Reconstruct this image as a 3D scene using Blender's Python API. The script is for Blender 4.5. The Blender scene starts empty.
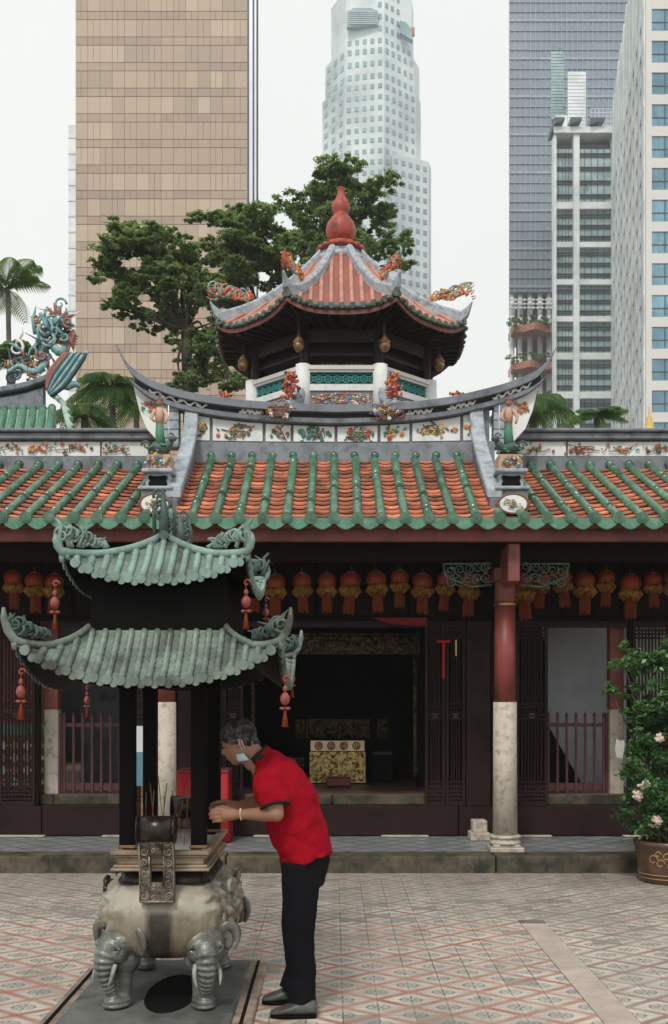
import bpy, math, random
import numpy as np
from mathutils import Vector, Matrix, noise
R = random.Random(11)
PI = math.pi
F, CX, HY, H = 1050.0, 334.0, 700.0, 1.6
C = bpy.context.scene.collection
def at(px, py, Y):
    return Vector(((px - CX) * Y / F, Y, H + (HY - py) * Y / F))
def lerp(a, b, t): return a + (b - a) * t
def interp(pts, x):
    if x <= pts[0][0]: return pts[0][1]
    for (x0, y0), (x1, y1) in zip(pts, pts[1:]):
        if x <= x1: return lerp(y0, y1, (x - x0) / (x1 - x0))
    return pts[-1][1]
def smooth_path(pts, k=6):
    P = [Vector(p) for p in pts]; out = []
    for i in range(len(P) - 1):
        p0, p1, p2, p3 = P[max(i-1, 0)], P[i], P[i+1], P[min(i+2, len(P)-1)]
        for j in range(k):
            t = j / k
            out.append(0.5 * ((2*p1) + (-p0+p2)*t + (2*p0-5*p1+4*p2-p3)*t*t + (-p0+3*p1-3*p2+p3)*t**3))
    out.append(P[-1]); return out

# ---------------------------------------------------------------- materials
def lin(r, g, b):
    f = lambda c: (c/255/12.92) if c/255 <= 0.04045 else ((c/255+0.055)/1.055)**2.4
    return (f(r), f(g), f(b))
class NT:
    def __init__(s, name):
        s.m = bpy.data.materials.new(name); s.m.use_nodes = True
        s.t = s.m.node_tree; s.b = s.t.nodes['Principled BSDF']
        s.tc = s.t.nodes.new('ShaderNodeTexCoord')
    def n(s, kind, **kw):
        nd = s.t.nodes.new(kind)
        for k, v in kw.items():
            if k.startswith('i_'):
                key = k[2:]; key = int(key) if key.isdigit() else key
                if hasattr(v, 'links') or isinstance(v, bpy.types.NodeSocket): s.t.links.new(v, nd.inputs[key])
                else: nd.inputs[key].default_value = v
            else: setattr(nd, k, v)
        return nd
    def l(s, a, b): s.t.links.new(a, b)
    def math(s, op, a, b=0.0, c=0.0, clamp=False):
        nd = s.t.nodes.new('ShaderNodeMath'); nd.operation = op; nd.use_clamp = clamp
        for i, v in enumerate((a, b, c)):
            if isinstance(v, bpy.types.NodeSocket): s.l(v, nd.inputs[i])
            else: nd.inputs[i].default_value = v
        return nd.outputs[0]
    def mix(s, fac, a, b, mode='MIX'):
        nd = s.t.nodes.new('ShaderNodeMix'); nd.data_type = 'RGBA'; nd.blend_type = mode
        for i, v in ((0, fac), (6, a), (7, b)):
            if isinstance(v, bpy.types.NodeSocket): s.l(v, nd.inputs[i])
            else: nd.inputs[i].default_value = v if i == 0 else (*v[:3], 1)
        return nd.outputs[2]
    def noise(s, scale, detail=4, rough=.6, vec=None, w=None):
        nd = s.t.nodes.new('ShaderNodeTexNoise')
        nd.inputs['Scale'].default_value = scale; nd.inputs['Detail'].default_value = detail
        nd.inputs['Roughness'].default_value = rough
        s.l(vec if vec is not None else s.tc.outputs['Object'], nd.inputs['Vector'])
        return nd.outputs[0]
    def ramp(s, fac, lo, hi):
        nd = s.t.nodes.new('ShaderNodeMapRange'); nd.inputs[1].default_value = lo; nd.inputs[2].default_value = hi
        s.l(fac, nd.inputs[0]); return nd.outputs[0]
    def bump(s, h, strength, dist=.01):
        nd = s.t.nodes.new('ShaderNodeBump'); nd.inputs['Strength'].default_value = strength
        nd.inputs['Distance'].default_value = dist
        s.l(h, nd.inputs['Height']); s.l(nd.outputs[0], s.b.inputs['Normal'])
    def col(s, c): s.l(c, s.b.inputs['Base Color'])
    def p(s, rough=None, metal=None, spec=None):
        if rough is not None: s.b.inputs['Roughness'].default_value = rough
        if metal is not None: s.b.inputs['Metallic'].default_value = metal
        if spec is not None: s.b.inputs['Specular IOR Level'].default_value = spec
def mat(name, c, rough=.6, metal=0, c2=None, sc=6, lo=.42, hi=.62, var=.25, vs=3, bump=.25, bs=60, bd=.004, spec=.4, island=0):
    """base colour, weathered towards c2 in noisy patches; tone varies by 'var'."""
    t = NT(name); t.p(rough, metal, spec)
    n1 = t.noise(vs, 5)
    dark = tuple(x*(1-var) for x in c); lite = tuple(min(1, x*(1+var)) for x in c)
    col = t.mix(t.ramp(n1, .3, .7), dark, lite)
    if c2 is not None:
        col = t.mix(t.ramp(t.noise(sc, 8, .65), lo, hi), col, c2)
    if island:
        g = t.n('ShaderNodeNewGeometry')
        h = t.n('ShaderNodeHueSaturation')
        t.l(t.math('MULTIPLY_ADD', g.outputs['Random Per Island'], 2*island, 1-island), h.inputs['Value'])
        t.l(col, h.inputs['Color']); col = h.outputs[0]
    t.col(col)
    rr = t.math('MULTIPLY_ADD', n1, .25, rough-.12, clamp=True); t.l(rr, t.b.inputs['Roughness'])
    if bump: t.bump(t.noise(bs, 6), bump, bd)
    return t.m
def leafmat(name, c, c2, rough=.5, trans=.5):
    t = NT(name); t.p(rough, 0, .35)
    g = t.n('ShaderNodeNewGeometry')
    lum = t.math('MULTIPLY_ADD', g.outputs['Random Per Island'], .55, t.math('MULTIPLY_ADD', t.ramp(t.noise(1.3, 3), .38, .62), .75, -.2), clamp=True)
    col = t.mix(lum, c, c2)
    t.col(col)
    if trans:
        tr = t.n('ShaderNodeBsdfTranslucent'); t.l(t.mix(.5, col, (.25, .4, .05)), tr.inputs[0])
        ms = t.n('ShaderNodeMixShader'); ms.inputs[0].default_value = trans
        t.l(t.b.outputs[0], ms.inputs[1]); t.l(tr.outputs[0], ms.inputs[2])
        t.l(ms.outputs[0], t.t.nodes['Material Output'].inputs[0])
    return t.m

M = {}
M['granite'] = mat('granite', (.5,.44,.37), .75, c2=(.2,.17,.14), sc=14, lo=.5, hi=.72, var=.12, bs=120)
M['moss_granite'] = mat('moss_granite', (.105,.086,.058), .85, c2=(.026,.027,.018), sc=5, lo=.4, hi=.62, var=.35, vs=2, bs=70, bump=.5)
M['kerb_top'] = mat('kerb_top', (.2,.185,.155), .8, c2=(.09,.085,.07), sc=3, var=.25, bs=80)
M['red_paint'] = mat('red_paint', (.26,.06,.045), .45, c2=(.13,.03,.025), sc=3, var=.12, bump=.1)
M['beam_red'] = mat('beam_red', (.2,.055,.045), .55, c2=(.1,.03,.025), sc=2.5, var=.2, bump=.1)
M['dark_wood'] = mat('dark_wood', (.009,.004,.004), .6, spec=.15, var=.3, bump=.15)
M['lattice_wood'] = mat('lattice_wood', (.02,.0085,.009), .55, spec=.2, var=.3, bump=.1)
M['plum_board'] = mat('plum_board', (.026,.0105,.011), .5, spec=.2, c2=(.014,.006,.0065), sc=3, var=.25, bump=.1)
M['fence_red'] = mat('fence_red', (.11,.04,.038), .5, var=.2, bump=.1)
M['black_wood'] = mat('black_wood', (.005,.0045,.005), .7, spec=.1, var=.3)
M['grey_plaster'] = mat('grey_plaster', (.2,.22,.25), .7, c2=(.085,.095,.105), sc=6, lo=.44, hi=.68, var=.15, bump=.2)
M['pale_plaster'] = mat('pale_plaster', (.37,.41,.45), .7, c2=(.16,.18,.2), sc=9, lo=.44, hi=.7, var=.12)
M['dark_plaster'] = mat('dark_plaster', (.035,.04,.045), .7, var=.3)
M['white_plaster'] = mat('white_plaster', (.72,.74,.72), .7, c2=(.45,.47,.46), sc=6, lo=.5, hi=.8, var=.06)
M['white_wall'] = mat('white_wall', (.62,.64,.66), .8, c2=(.4,.42,.43), sc=2, lo=.5, hi=.8, var=.06)
M['green_glaze'] = mat('green_glaze', (.045,.125,.07), .2, c2=(.15,.24,.17), sc=9, lo=.5, hi=.75, var=.3, vs=5, bump=.12, spec=.6, island=.22)
M['green_drip'] = mat('green_drip', (.07,.2,.125), .3, c2=(.22,.3,.24), sc=12, lo=.5, hi=.75, var=.3, vs=9, bump=.15, spec=.6)
M['orange_tile'] = mat('orange_tile', (.52,.18,.105), .6, c2=(.11,.05,.035), sc=5, lo=.46, hi=.7, var=.3, vs=3, bump=.2, island=.42)
M['under_tile'] = mat('under_tile', (.13,.05,.032), .7)
M['pav_tile'] = mat('pavilion_tile', (.3,.09,.06), .55, c2=(.2,.09,.07), sc=5, lo=.45, hi=.7, var=.25, vs=4)
M['pav_barrel'] = mat('pavilion_barrel', (.5,.235,.17), .5, c2=(.3,.14,.1), sc=5, lo=.45, hi=.75, var=.2, vs=4)
M['pav_cap'] = mat('pavilion_cap', (.045,.065,.05), .4, c2=(.13,.15,.12), sc=9, var=.3)
M['gourd'] = mat('gourd', (.36,.065,.045), .5, c2=(.12,.04,.03), sc=5, lo=.52, hi=.66, var=.3, vs=4)
M['patina'] = mat('patina', (.22,.33,.285), .35, c2=(.09,.115,.095), sc=6, lo=.42, hi=.68, var=.2, vs=5, bump=.3, bs=90)
M['patina_brown'] = mat('patina_brown', (.18,.235,.2), .38, c2=(.05,.048,.038), sc=4.5, lo=.42, hi=.64, var=.22, vs=6, bump=.3, bs=90)
M['patina_dark'] = mat('patina_dark', (.055,.085,.075), .5, c2=(.15,.2,.18), sc=8, lo=.5, hi=.75, var=.3, bump=.3)
M['urn_bronze'] = mat('urn_bronze', (.42,.38,.3), .36, metal=.35, c2=(.1,.075,.05), sc=3.6, lo=.48, hi=.66, var=.25, vs=4, bump=.2, bs=50)
M['urn_lit'] = mat('urn_lit', (.5,.5,.43), .45, metal=.3, c2=(.13,.11,.08), sc=9, lo=.42, hi=.66, var=.25, vs=8, bump=.3, bs=50)
M['urn_rim'] = mat('urn_rim', (.36,.285,.205), .45, metal=.35, c2=(.12,.08,.05), sc=5, lo=.48, hi=.7, var=.2, vs=6)
M['urn_strap'] = mat('urn_strap', (.16,.14,.115), .4, metal=.5, c2=(.04,.035,.03), sc=18, lo=.42, hi=.6, var=.3)
M['urn_relief'] = mat('urn_relief', (.3,.26,.19), .4, metal=.5, c2=(.1,.08,.06), sc=20)
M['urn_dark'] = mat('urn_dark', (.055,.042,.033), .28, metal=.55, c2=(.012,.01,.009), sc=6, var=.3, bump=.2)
M['urn_gold'] = mat('urn_gold', (.33,.23,.11), .4, metal=.6, var=.3)
M['elephant'] = mat('elephant_bronze', (.2,.21,.185), .36, metal=.35, c2=(.085,.09,.08), sc=12, lo=.4, hi=.65, var=.3, vs=7, bump=.3, bs=60)
M['elephant_foot'] = mat('elephant_foot', (.2,.24,.23), .4, metal=.4, c2=(.07,.1,.1), sc=10, var=.3)
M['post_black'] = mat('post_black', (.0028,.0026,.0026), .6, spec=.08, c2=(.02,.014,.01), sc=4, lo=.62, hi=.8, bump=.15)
M['rust'] = mat('rust', (.22,.12,.06), .6, c2=(.07,.04,.025), sc=9)
M['slab'] = mat('slab', (.15,.155,.145), .6, c2=(.07,.07,.065), sc=4, lo=.4, hi=.65, var=.25, bump=.3)
M['slab_edge'] = mat('slab_edge', (.33,.25,.2), .7, c2=(.15,.12,.1), sc=8, var=.2)
M['near_black'] = mat('near_black', (.006,.0065,.0065), .8, var=.2, spec=.1)
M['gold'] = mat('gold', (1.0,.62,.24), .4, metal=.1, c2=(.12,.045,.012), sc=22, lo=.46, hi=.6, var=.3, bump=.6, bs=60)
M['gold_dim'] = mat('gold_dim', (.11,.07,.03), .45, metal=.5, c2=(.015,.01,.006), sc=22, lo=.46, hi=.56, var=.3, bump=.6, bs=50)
M['brass'] = mat('brass', (.42,.25,.1), .4, metal=.5, c2=(.12,.07,.04), sc=10, var=.25)
M['red_cloth'] = mat('red_cloth', (.33,.008,.012), .7, var=.2, vs=5, bump=.2)
M['dark_red_cloth'] = mat('dark_red_cloth', (.2,.012,.014), .8, var=.2)
M['maroon'] = mat('maroon', (.16,.03,.03), .5, var=.2)
def c(n, rgb, **k): M[n] = mat(n, rgb, **k)
c('fl_red', (.5,.08,.05)); c('fl_pink', (.52,.32,.24)); c('fl_yellow', (.62,.42,.13)); c('fl_green', (.07,.2,.12))
c('fl_brown', (.16,.08,.05)); c('fl_blue', (.1,.2,.42)); c('fl_white', (.7,.7,.66)); c('fl_orange', (.6,.2,.08))
c('pale_green', (.3,.42,.34)); c('shirt_red', (.27,.003,.012), rough=.9, spec=.08, var=.12, vs=4, bump=.15); c('tusk_grey', (.3,.31,.28), rough=.4, c2=(.15,.16,.15), sc=20); c('gold_plain', (.8,.6,.4), rough=.45, metal=.3); c('bloom_pink', (.68,.5,.45)); c('teal', (.03,.2,.18)); c('bracket_teal', (.05,.11,.09), c2=(.14,.17,.13), sc=20); c('dragon_teal', (.12,.3,.3), c2=(.35,.45,.45), sc=10); c('dragon_dark', (.03,.07,.08))
c('dragon_rust', (.3,.12,.09)); c('skin', (.27,.135,.085), rough=.5, var=.12, bump=.1); c('hair', (.02,.019,.019), rough=.8, c2=(.11,.107,.104), sc=26, lo=.45, hi=.65, bump=.8, bs=90, spec=.15)
c('trousers', (.0065,.0068,.009), rough=.9, var=.2, spec=.08); c('shoe', (.035,.036,.035), rough=.45, c2=(.09,.09,.085), sc=12)
c('mask', (.42,.62,.66), rough=.8, var=.06); c('shirt_trim', (.015,.01,.012), rough=.8)
c('incense', (.22,.1,.05)); c('incense_red', (.3,.03,.03)); c('ash', (.3,.29,.27)); c('ink', (.05,.055,.05))
c('lantern_red', (.21,.016,.007), rough=.4, var=.4, c2=(.16,.05,.012), sc=30, spec=.25); c('lantern_yellow', (.25,.14,.03), rough=.7, c2=(.1,.03,.01), sc=34, spec=.1); c('tassel_red', (.18,.024,.01), rough=.8, spec=.1, c2=(.14,.05,.02), sc=20)
c('charm_pink', (.22,.055,.042), rough=.5); c('banner_blue', (.12,.22,.28), rough=.8)
M['tree_bark'] = mat('tree_bark', (.075,.06,.045), .9, c2=(.03,.025,.02), sc=4, bump=.5, bs=20, bd=.02)
M['palm_bark'] = mat('palm_bark', (.16,.16,.13), .85, c2=(.08,.075,.06), sc=6)
M['leaf_a'] = leafmat('leaf_a', (.06,.12,.065), (.36,.43,.2))
M['leaf_b'] = leafmat('leaf_b', (.065,.13,.07), (.38,.45,.22))
M['leaf_palm'] = leafmat('leaf_palm', (.025,.08,.035), (.11,.18,.05))
M['leaf_bush'] = leafmat('leaf_bush', (.025,.085,.035), (.14,.27,.08), .38, .15)
M['pot_glaze'] = mat('pot_glaze', (.06,.03,.017), .25, c2=(.12,.06,.03), sc=5, spec=.6)
M['pot_dragon'] = mat('pot_dragon', (.33,.2,.09), .35)
M['stem'] = mat('stem', (.06,.07,.03), .8)
M['glass_blue'] = mat('glass_blue', (.17,.33,.42), .15, c2=(.09,.2,.27), sc=.3, lo=.4, hi=.6, var=.3, vs=.2, bump=0, spec=.8)
M['glass_teal'] = mat('glass_teal', (.25,.36,.365), .2, c2=(.42,.54,.54), sc=.25, lo=.45, hi=.65, var=.35, vs=.4, bump=0, spec=.8)
M['glass_dark'] = mat('glass_dark', (.235,.28,.34), .25, c2=(.19,.235,.29), sc=.05, lo=.4, hi=.6, var=.2, vs=.06, bump=0, spec=.7)
M['glass_shade'] = mat('glass_shade', (.03,.045,.05), .2, var=.3, vs=.3, bump=0)
M['mullion'] = mat('mullion', (.29,.34,.39), .4, metal=.1, bump=0)
M['concrete_white'] = mat('concrete_white', (.78,.81,.8), .7, c2=(.55,.58,.57), sc=.2, var=.05, vs=.1, bump=0)
M['uob_wall'] = mat('tower_cladding', (.7,.77,.77), .6, c2=(.38,.43,.44), sc=.04, var=.06, vs=.05, bump=0)
M['uob_win'] = mat('tower_window', (.27,.38,.4), .2, var=.2, vs=.1, bump=0)
M['cream_band'] = mat('cream_band', (.66,.63,.6), .6, var=.06, vs=.1, bump=0)
M['silver'] = mat('silver', (.52,.55,.6), .35, metal=.5, var=.15, vs=.05, bump=0)
M['steel_dark'] = mat('steel_dark', (.08,.09,.11), .4, metal=.4, bump=0)
M['terracotta_band'] = mat('terracotta_band', (.4,.17,.12), .7, bump=0)
for i, q in enumerate([(.45,.345,.255), (.41,.31,.23), (.48,.375,.28), (.375,.285,.215), (.45,.345,.25)]):
    M['stone%d' % i] = mat('stone%d' % i, q, .55, var=.05, vs=.3, bump=0)
for i, q in enumerate([(.385,.28,.21), (.35,.255,.2), (.405,.3,.225)]):
    M['band%d' % i] = mat('band%d' % i, q, .55, var=.05, vs=.3, bump=0)
M['joint'] = mat('joint', (.3,.235,.195), .7, bump=0)

def floor_mat():
    t = NT('patterned_tiles'); t.p(.42, 0, .45)
    T = .1845
    sep = t.n('ShaderNodeSeparateXYZ', i_0=t.tc.outputs['Object'])
    wob = t.math('MULTIPLY_ADD', t.noise(9, 3), .05, -.025)
    u = t.math('ADD', t.math('DIVIDE', t.math('ADD', sep.outputs[0], -.045), T), wob); v = t.math('ADD', t.math('DIVIDE', sep.outputs[1], T*.76), wob)
    def dist_odd(w):      # distance to nearest odd integer, 0 on line
        a = t.math('PINGPONG', t.math('ADD', w, 1), 1.0)
        return a
    a = dist_odd(t.math('ADD', u, v)); b = dist_odd(t.math('SUBTRACT', u, v))
    d = t.math('MINIMUM', a, b)
    line = t.math('SUBTRACT', 1, t.ramp(d, .15, .19), clamp=True)
    thin = t.math('MULTIPLY', t.math('LESS_THAN', d, .25), t.math('GREATER_THAN', d, .225))
    # motif at diamond centres: distance r to centre in rotated frame
    ia = t.math('SUBTRACT', 1, a); ib = t.math('SUBTRACT', 1, b)       # 0 at diamond centre
    r = t.math('SQRT', t.math('ADD', t.math('MULTIPLY', ia, ia), t.math('MULTIPLY', ib, ib)))
    cross = t.math('MINIMUM', ia, ib); sm = t.math('ABSOLUTE', t.math('SUBTRACT', ia, ib))
    pet = t.math('MAXIMUM', t.math('LESS_THAN', cross, .05), t.math('LESS_THAN', sm, .08))
    ring = t.math('MULTIPLY', t.math('LESS_THAN', r, .5), t.math('GREATER_THAN', r, .4))
    mot = t.math('MULTIPLY', t.math('MAXIMUM', t.math('MULTIPLY', pet, t.math('GREATER_THAN', r, .1)), ring), t.math('LESS_THAN', r, .52))
    cream = t.mix(t.ramp(t.noise(6, 6), .3, .7), (.5,.45,.385), (.67,.615,.54))
    cream = t.mix(t.ramp(t.noise(1.1, 7, .7), .42, .68), cream, (.36,.33,.29))
    vx = t.n('ShaderNodeTexWhiteNoise'); cv = t.n('ShaderNodeCombineXYZ', i_0=t.math('FLOOR', u), i_1=t.math('FLOOR', v)); t.l(cv.outputs[0], vx.inputs[0])
    cream = t.mix(t.math('MULTIPLY', vx.outputs[0], .28), cream, (.3,.285,.25))
    cream = t.mix(t.math('GREATER_THAN', vx.outputs[0], .95), cream, (.3,.29,.265))
    cream = t.mix(t.math('MULTIPLY', t.ramp(t.noise(4.3, 8, .75), .55, .7), .5), cream, (.2,.175,.15))
    red = t.mix(t.ramp(t.noise(2.2, 5), .35, .65), (.33,.125,.09), (.43,.22,.17))
    zone = t.math('MAXIMUM', t.math('GREATER_THAN', sep.outputs[0], 1.42), t.math('GREATER_THAN', sep.outputs[1], 7.56))
    cream = t.mix(t.math('GREATER_THAN', vx.outputs[0], .95), cream, (.3,.29,.265))
    cream = t.mix(t.math('MULTIPLY', t.ramp(t.noise(4.3, 8, .75), .55, .7), .5), cream, (.2,.175,.15))
    red = t.mix(t.math('MULTIPLY', zone, .8), red, (.24,.185,.16))
    wear = t.math('MULTIPLY_ADD', t.ramp(t.noise(3.1, 7, .7), .4, .62), -.5, 1.0)
    wear2 = t.math('MULTIPLY_ADD', t.ramp(t.noise(14, 5, .7), .45, .6), -.5, 1.0)
    col = t.mix(t.math('MULTIPLY', line, wear), cream, red)
    col = t.mix(t.math('MULTIPLY', thin, t.math('MULTIPLY', wear, .55)), col, (.2,.15,.12))
    col = t.mix(t.math('MULTIPLY', mot, t.math('MULTIPLY', wear2, .8)), col, (.13,.15,.14))
    # joints
    ju = t.math('PINGPONG', u, .5); jv = t.math('PINGPONG', v, .5)
    jd = t.math('MINIMUM', t.math('ADD', ju, 0), jv)
    fu = t.math('ABSOLUTE', t.math('SUBTRACT', t.math('FRACT', t.math('ADD', u, .5)), .5)); fv = t.math('ABSOLUTE', t.math('SUBTRACT', t.math('FRACT', t.math('ADD', v, .5)), .5))
    jj = t.math('MINIMUM', fu, fv)
    jm = t.math('MULTIPLY', t.math('LESS_THAN', jj, .018), t.math('MULTIPLY_ADD', t.ramp(t.noise(.9, 4), .4, .6), .6, .2))
    col = t.mix(jm, col, (.09,.075,.065))
    big = t.ramp(t.noise(.55, 5), .52, .72)
    col = t.mix(t.math('MULTIPLY', big, .5), col, (.22,.2,.17))
    # grime of the far, little-walked strip by the kerb
    far = t.math('MULTIPLY', t.ramp(sep.outputs[1], 7.3, 9.6), t.math('MULTIPLY_ADD', t.noise(2, 5), .7, .1))
    col = t.mix(t.math('MULTIPLY', far, .75), col, (.17,.145,.125))
    t.col(col)
    t.l(t.math('MULTIPLY_ADD', t.noise(2.5, 6), .5, .2, clamp=True), t.b.inputs['Roughness'])
    t.bump(t.math('ADD', t.math('MULTIPLY', t.math('LESS_THAN', jj, .018), -1.0), t.noise(20, 5)), .35, .004)
    return t.m
M['tiles'] = floor_mat()
def veranda_mat():
    t = NT('veranda_tiles'); t.p(.35, 0, .5)
    sep = t.n('ShaderNodeSeparateXYZ', i_0=t.tc.outputs['Object'])
    T = .15
    u = t.math('DIVIDE', sep.outputs[0], T); v = t.math('DIVIDE', sep.outputs[1], T)
    a = t.math('PINGPONG', t.math('ADD', u, v), 1.0); b = t.math('PINGPONG', t.math('SUBTRACT', u, v), 1.0)
    d = t.math('MINIMUM', a, b)
    line = t.math('MULTIPLY', t.math('LESS_THAN', d, .2), t.math('MULTIPLY_ADD', t.noise(3, 5), .9, .1))
    base = t.mix(t.ramp(t.noise(3, 6), .35, .65), (.2,.215,.225), (.31,.33,.34))
    col = t.mix(line, base, (.085,.09,.095)); 
    col = t.mix(t.ramp(t.noise(1.0, 5), .5, .75), col, (.16,.145,.125))
    t.col(col); t.bump(t.noise(25, 5), .3, .004); return t.m
M['veranda'] = veranda_mat()
def bowl_mat():
    t = NT('urn_bronze'); t.p(.38, .3, .5)
    sep = t.n('ShaderNodeSeparateXYZ', i_0=t.tc.outputs['Object']); mp = t.n('ShaderNodeMapping', i_0=t.tc.outputs['Object']); mp.inputs['Scale'].default_value = (1,1,.16)
    st = t.noise(16, 6, .65, vec=mp.outputs[0]); bl = t.noise(3.5, 6)
    col = t.mix(t.ramp(bl, .35, .65), (.42,.39,.32), (.28,.25,.19))
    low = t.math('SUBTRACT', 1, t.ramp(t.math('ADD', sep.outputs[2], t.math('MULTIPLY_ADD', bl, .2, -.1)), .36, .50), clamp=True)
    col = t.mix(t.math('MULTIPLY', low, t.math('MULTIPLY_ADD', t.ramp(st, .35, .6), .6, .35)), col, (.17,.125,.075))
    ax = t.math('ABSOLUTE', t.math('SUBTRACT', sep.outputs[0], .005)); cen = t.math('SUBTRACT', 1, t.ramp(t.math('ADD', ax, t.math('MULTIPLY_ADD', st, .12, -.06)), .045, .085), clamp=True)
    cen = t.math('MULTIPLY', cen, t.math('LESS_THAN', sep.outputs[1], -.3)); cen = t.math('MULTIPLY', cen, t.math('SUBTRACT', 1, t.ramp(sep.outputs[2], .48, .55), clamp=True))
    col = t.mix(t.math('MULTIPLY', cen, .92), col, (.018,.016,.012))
    col = t.mix(t.math('MULTIPLY', t.ramp(t.noise(7, 7, .7), .52, .66), .5), col, (.1,.09,.06))
    t.col(col); t.bump(t.noise(40, 6), .25, .005); return t.m
M['urn_bronze'] = bowl_mat()
M['band_stone'] = mat('band_stone', (.47,.385,.34), .6, c2=(.34,.28,.25), sc=5, lo=.4, hi=.7, var=.15, vs=2)
M['hall_floor'] = mat('hall_floor', (.17,.1,.085), .4, c2=(.08,.06,.05), sc=3, var=.2)
M['ground'] = mat('ground_concrete', (.16,.155,.145), .85, c2=(.1,.1,.09), sc=.5, var=.2, vs=.3)

# ---------------------------------------------------------------- mesh builder
class MB:
    def __init__(s): s.v = []; s.f = []; s.m = []; s.cur = 0; s.sm = []; s.smooth = False
    def add(s, vs, fs):
        o = len(s.v); s.v += [tuple(x) for x in vs]
        for f in fs: s.f.append(tuple(i+o for i in f)); s.m.append(s.cur); s.sm.append(s.smooth)
    def box(s, x0, x1, y0, y1, z0, z1):
        if x0 > x1: x0, x1 = x1, x0
        if y0 > y1: y0, y1 = y1, y0
        if z0 > z1: z0, z1 = z1, z0
        sm = s.smooth; s.smooth = False
        s.add([(x0,y0,z0),(x1,y0,z0),(x1,y1,z0),(x0,y1,z0),(x0,y0,z1),(x1,y0,z1),(x1,y1,z1),(x0,y1,z1)],
              [(0,3,2,1),(4,5,6,7),(0,1,5,4),(1,2,6,5),(2,3,7,6),(3,0,4,7)]); s.smooth = sm
    def bar(s, a, b, w, h, up=(0,0,1)):
        a, b = Vector(a), Vector(b); d = (b-a).normalized(); r = d.cross(Vector(up))
        if r.length < 1e-4: r = d.cross(Vector((1,0,0)))
        r.normalize(); u = r.cross(d).normalized(); r *= w/2; u *= h/2
        sm = s.smooth; s.smooth = False
        s.add([a-r-u,a+r-u,a+r+u,a-r+u,b-r-u,b+r-u,b+r+u,b-r+u],[(0,1,2,3),(7,6,5,4),(0,4,5,1),(1,5,6,2),(2,6,7,3),(3,7,4,0)]); s.smooth = sm
    def loft(s, rings, cap=True, closed=True):
        n = len(rings[0]); vs = [p for r in rings for p in r]; fs = []
        for i in range(len(rings)-1):
            for j in range(n if closed else n-1):
                k = (j+1) % n
                fs.append((i*n+j, i*n+k, (i+1)*n+k, (i+1)*n+j))
        s.add(vs, fs)
        if cap and closed:
            o = len(s.v)-len(vs); sm = s.smooth
            s.f.append(tuple(o+j for j in reversed(range(n)))); s.f.append(tuple(o+(len(rings)-1)*n+j for j in range(n)))
            s.m += [s.cur]*2; s.sm += [False]*2
    def tube(s, pts, rad, n=8, cap=True, flat=1.0, flatdir=None):
        P = [Vector(p) for p in pts]; m = len(P)
        if not hasattr(rad, '__len__'): rad = [rad]*m
        t0 = (P[1]-P[0]).normalized(); ref = Vector((0,0,1)) if abs(t0.z) < .9 else Vector((0,1,0))
        if flatdir: ref = Vector(flatdir)
        nrm = (ref - t0*ref.dot(t0)).normalized(); rings = []
        for i in range(m):
            t = (P[min(i+1,m-1)]-P[max(i-1,0)])
            t = t.normalized() if t.length > 1e-9 else t0
            nrm = (nrm - t*nrm.dot(t)); nrm = nrm.normalized() if nrm.length > 1e-6 else t.orthogonal().normalized()
            b = t.cross(nrm)
            rings.append([P[i] + (nrm*math.cos(2*PI*k/n)*flat + b*math.sin(2*PI*k/n))*rad[i] for k in range(n)])
        sm = s.smooth; s.smooth = True; s.loft(rings, cap); s.smooth = sm
    def lathe(s, c, prof, n=20, sx=1, sy=1, a0=0, a1=None, rot=0):
        c = Vector(c); rings = []
        for r, z in prof:
            rings.append([c + Vector((math.cos(2*PI*k/n+rot)*r*sx, math.sin(2*PI*k/n+rot)*r*sy, z)) for k in range(n)])
        sm = s.smooth; s.smooth = True; s.loft(rings, True); s.smooth = sm
    def ball(s, c, r, n=8, m=None):
        if not hasattr(r, '__len__'): r = (r, r, r)
        c = Vector(c); rings = []
        k2 = max(4, n//2+1)
        for i in range(k2+1):
            a = PI*i/k2; a = min(max(a, .12), PI-.12); rings.append([])
            for k in range(n):
                v = Vector((math.sin(a)*math.cos(2*PI*k/n)*r[0], math.sin(a)*math.sin(2*PI*k/n)*r[1], -math.cos(a)*r[2]))
                rings[-1].append(c + (m @ v if m else v))
        sm = s.smooth; s.smooth = True; s.loft(rings, True); s.smooth = sm
    def prism(s, poly, y0, y1, fn=None):
        """poly: list of (x,z) seen from the front (-Y); extruded from y0 to y1"""
        a = [(x, y0, z) for x, z in poly]; b = [(x, y1, z) for x, z in poly]; n = len(poly)
        if fn: a = [fn(p) for p in a]; b = [fn(p) for p in b]
        area = sum(poly[i][0]*poly[(i+1)%n][1]-poly[(i+1)%n][0]*poly[i][1] for i in range(n))
        fs = [tuple(range(n)), tuple(reversed(range(n, 2*n)))] + [(i, i+n, (i+1)%n+n, (i+1)%n) for i in range(n)]
        if area < 0: fs = [tuple(reversed(f)) for f in fs]
        s.add(a+b, fs)
    def quad(s, a, b, c_, d): s.add([a,b,c_,d], [(0,1,2,3)])
    def build(s, name, m, parent=None, loc=None, bevel=0, seg=1, mods=None):
        o = Vector((0,0,0))
        if parent is not None: o = parent['_o'] if '_o' in parent else (0,0,0); o = Vector(o)
        elif loc is not None: o = Vector(loc)
        me = bpy.data.meshes.new(name)
        V = np.array(s.v, dtype=float).reshape(-1, 3) - np.array(o)
        me.from_pydata(V.tolist(), [], s.f)
        ms = m if isinstance(m, (list, tuple)) else [m]
        for x in ms: me.materials.append(M[x] if isinstance(x, str) else x)
        me.polygons.foreach_set('material_index', s.m); me.polygons.foreach_set('use_smooth', s.sm)
        me.update()
        ob = bpy.data.objects.new(name, me); C.objects.link(ob)
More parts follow.
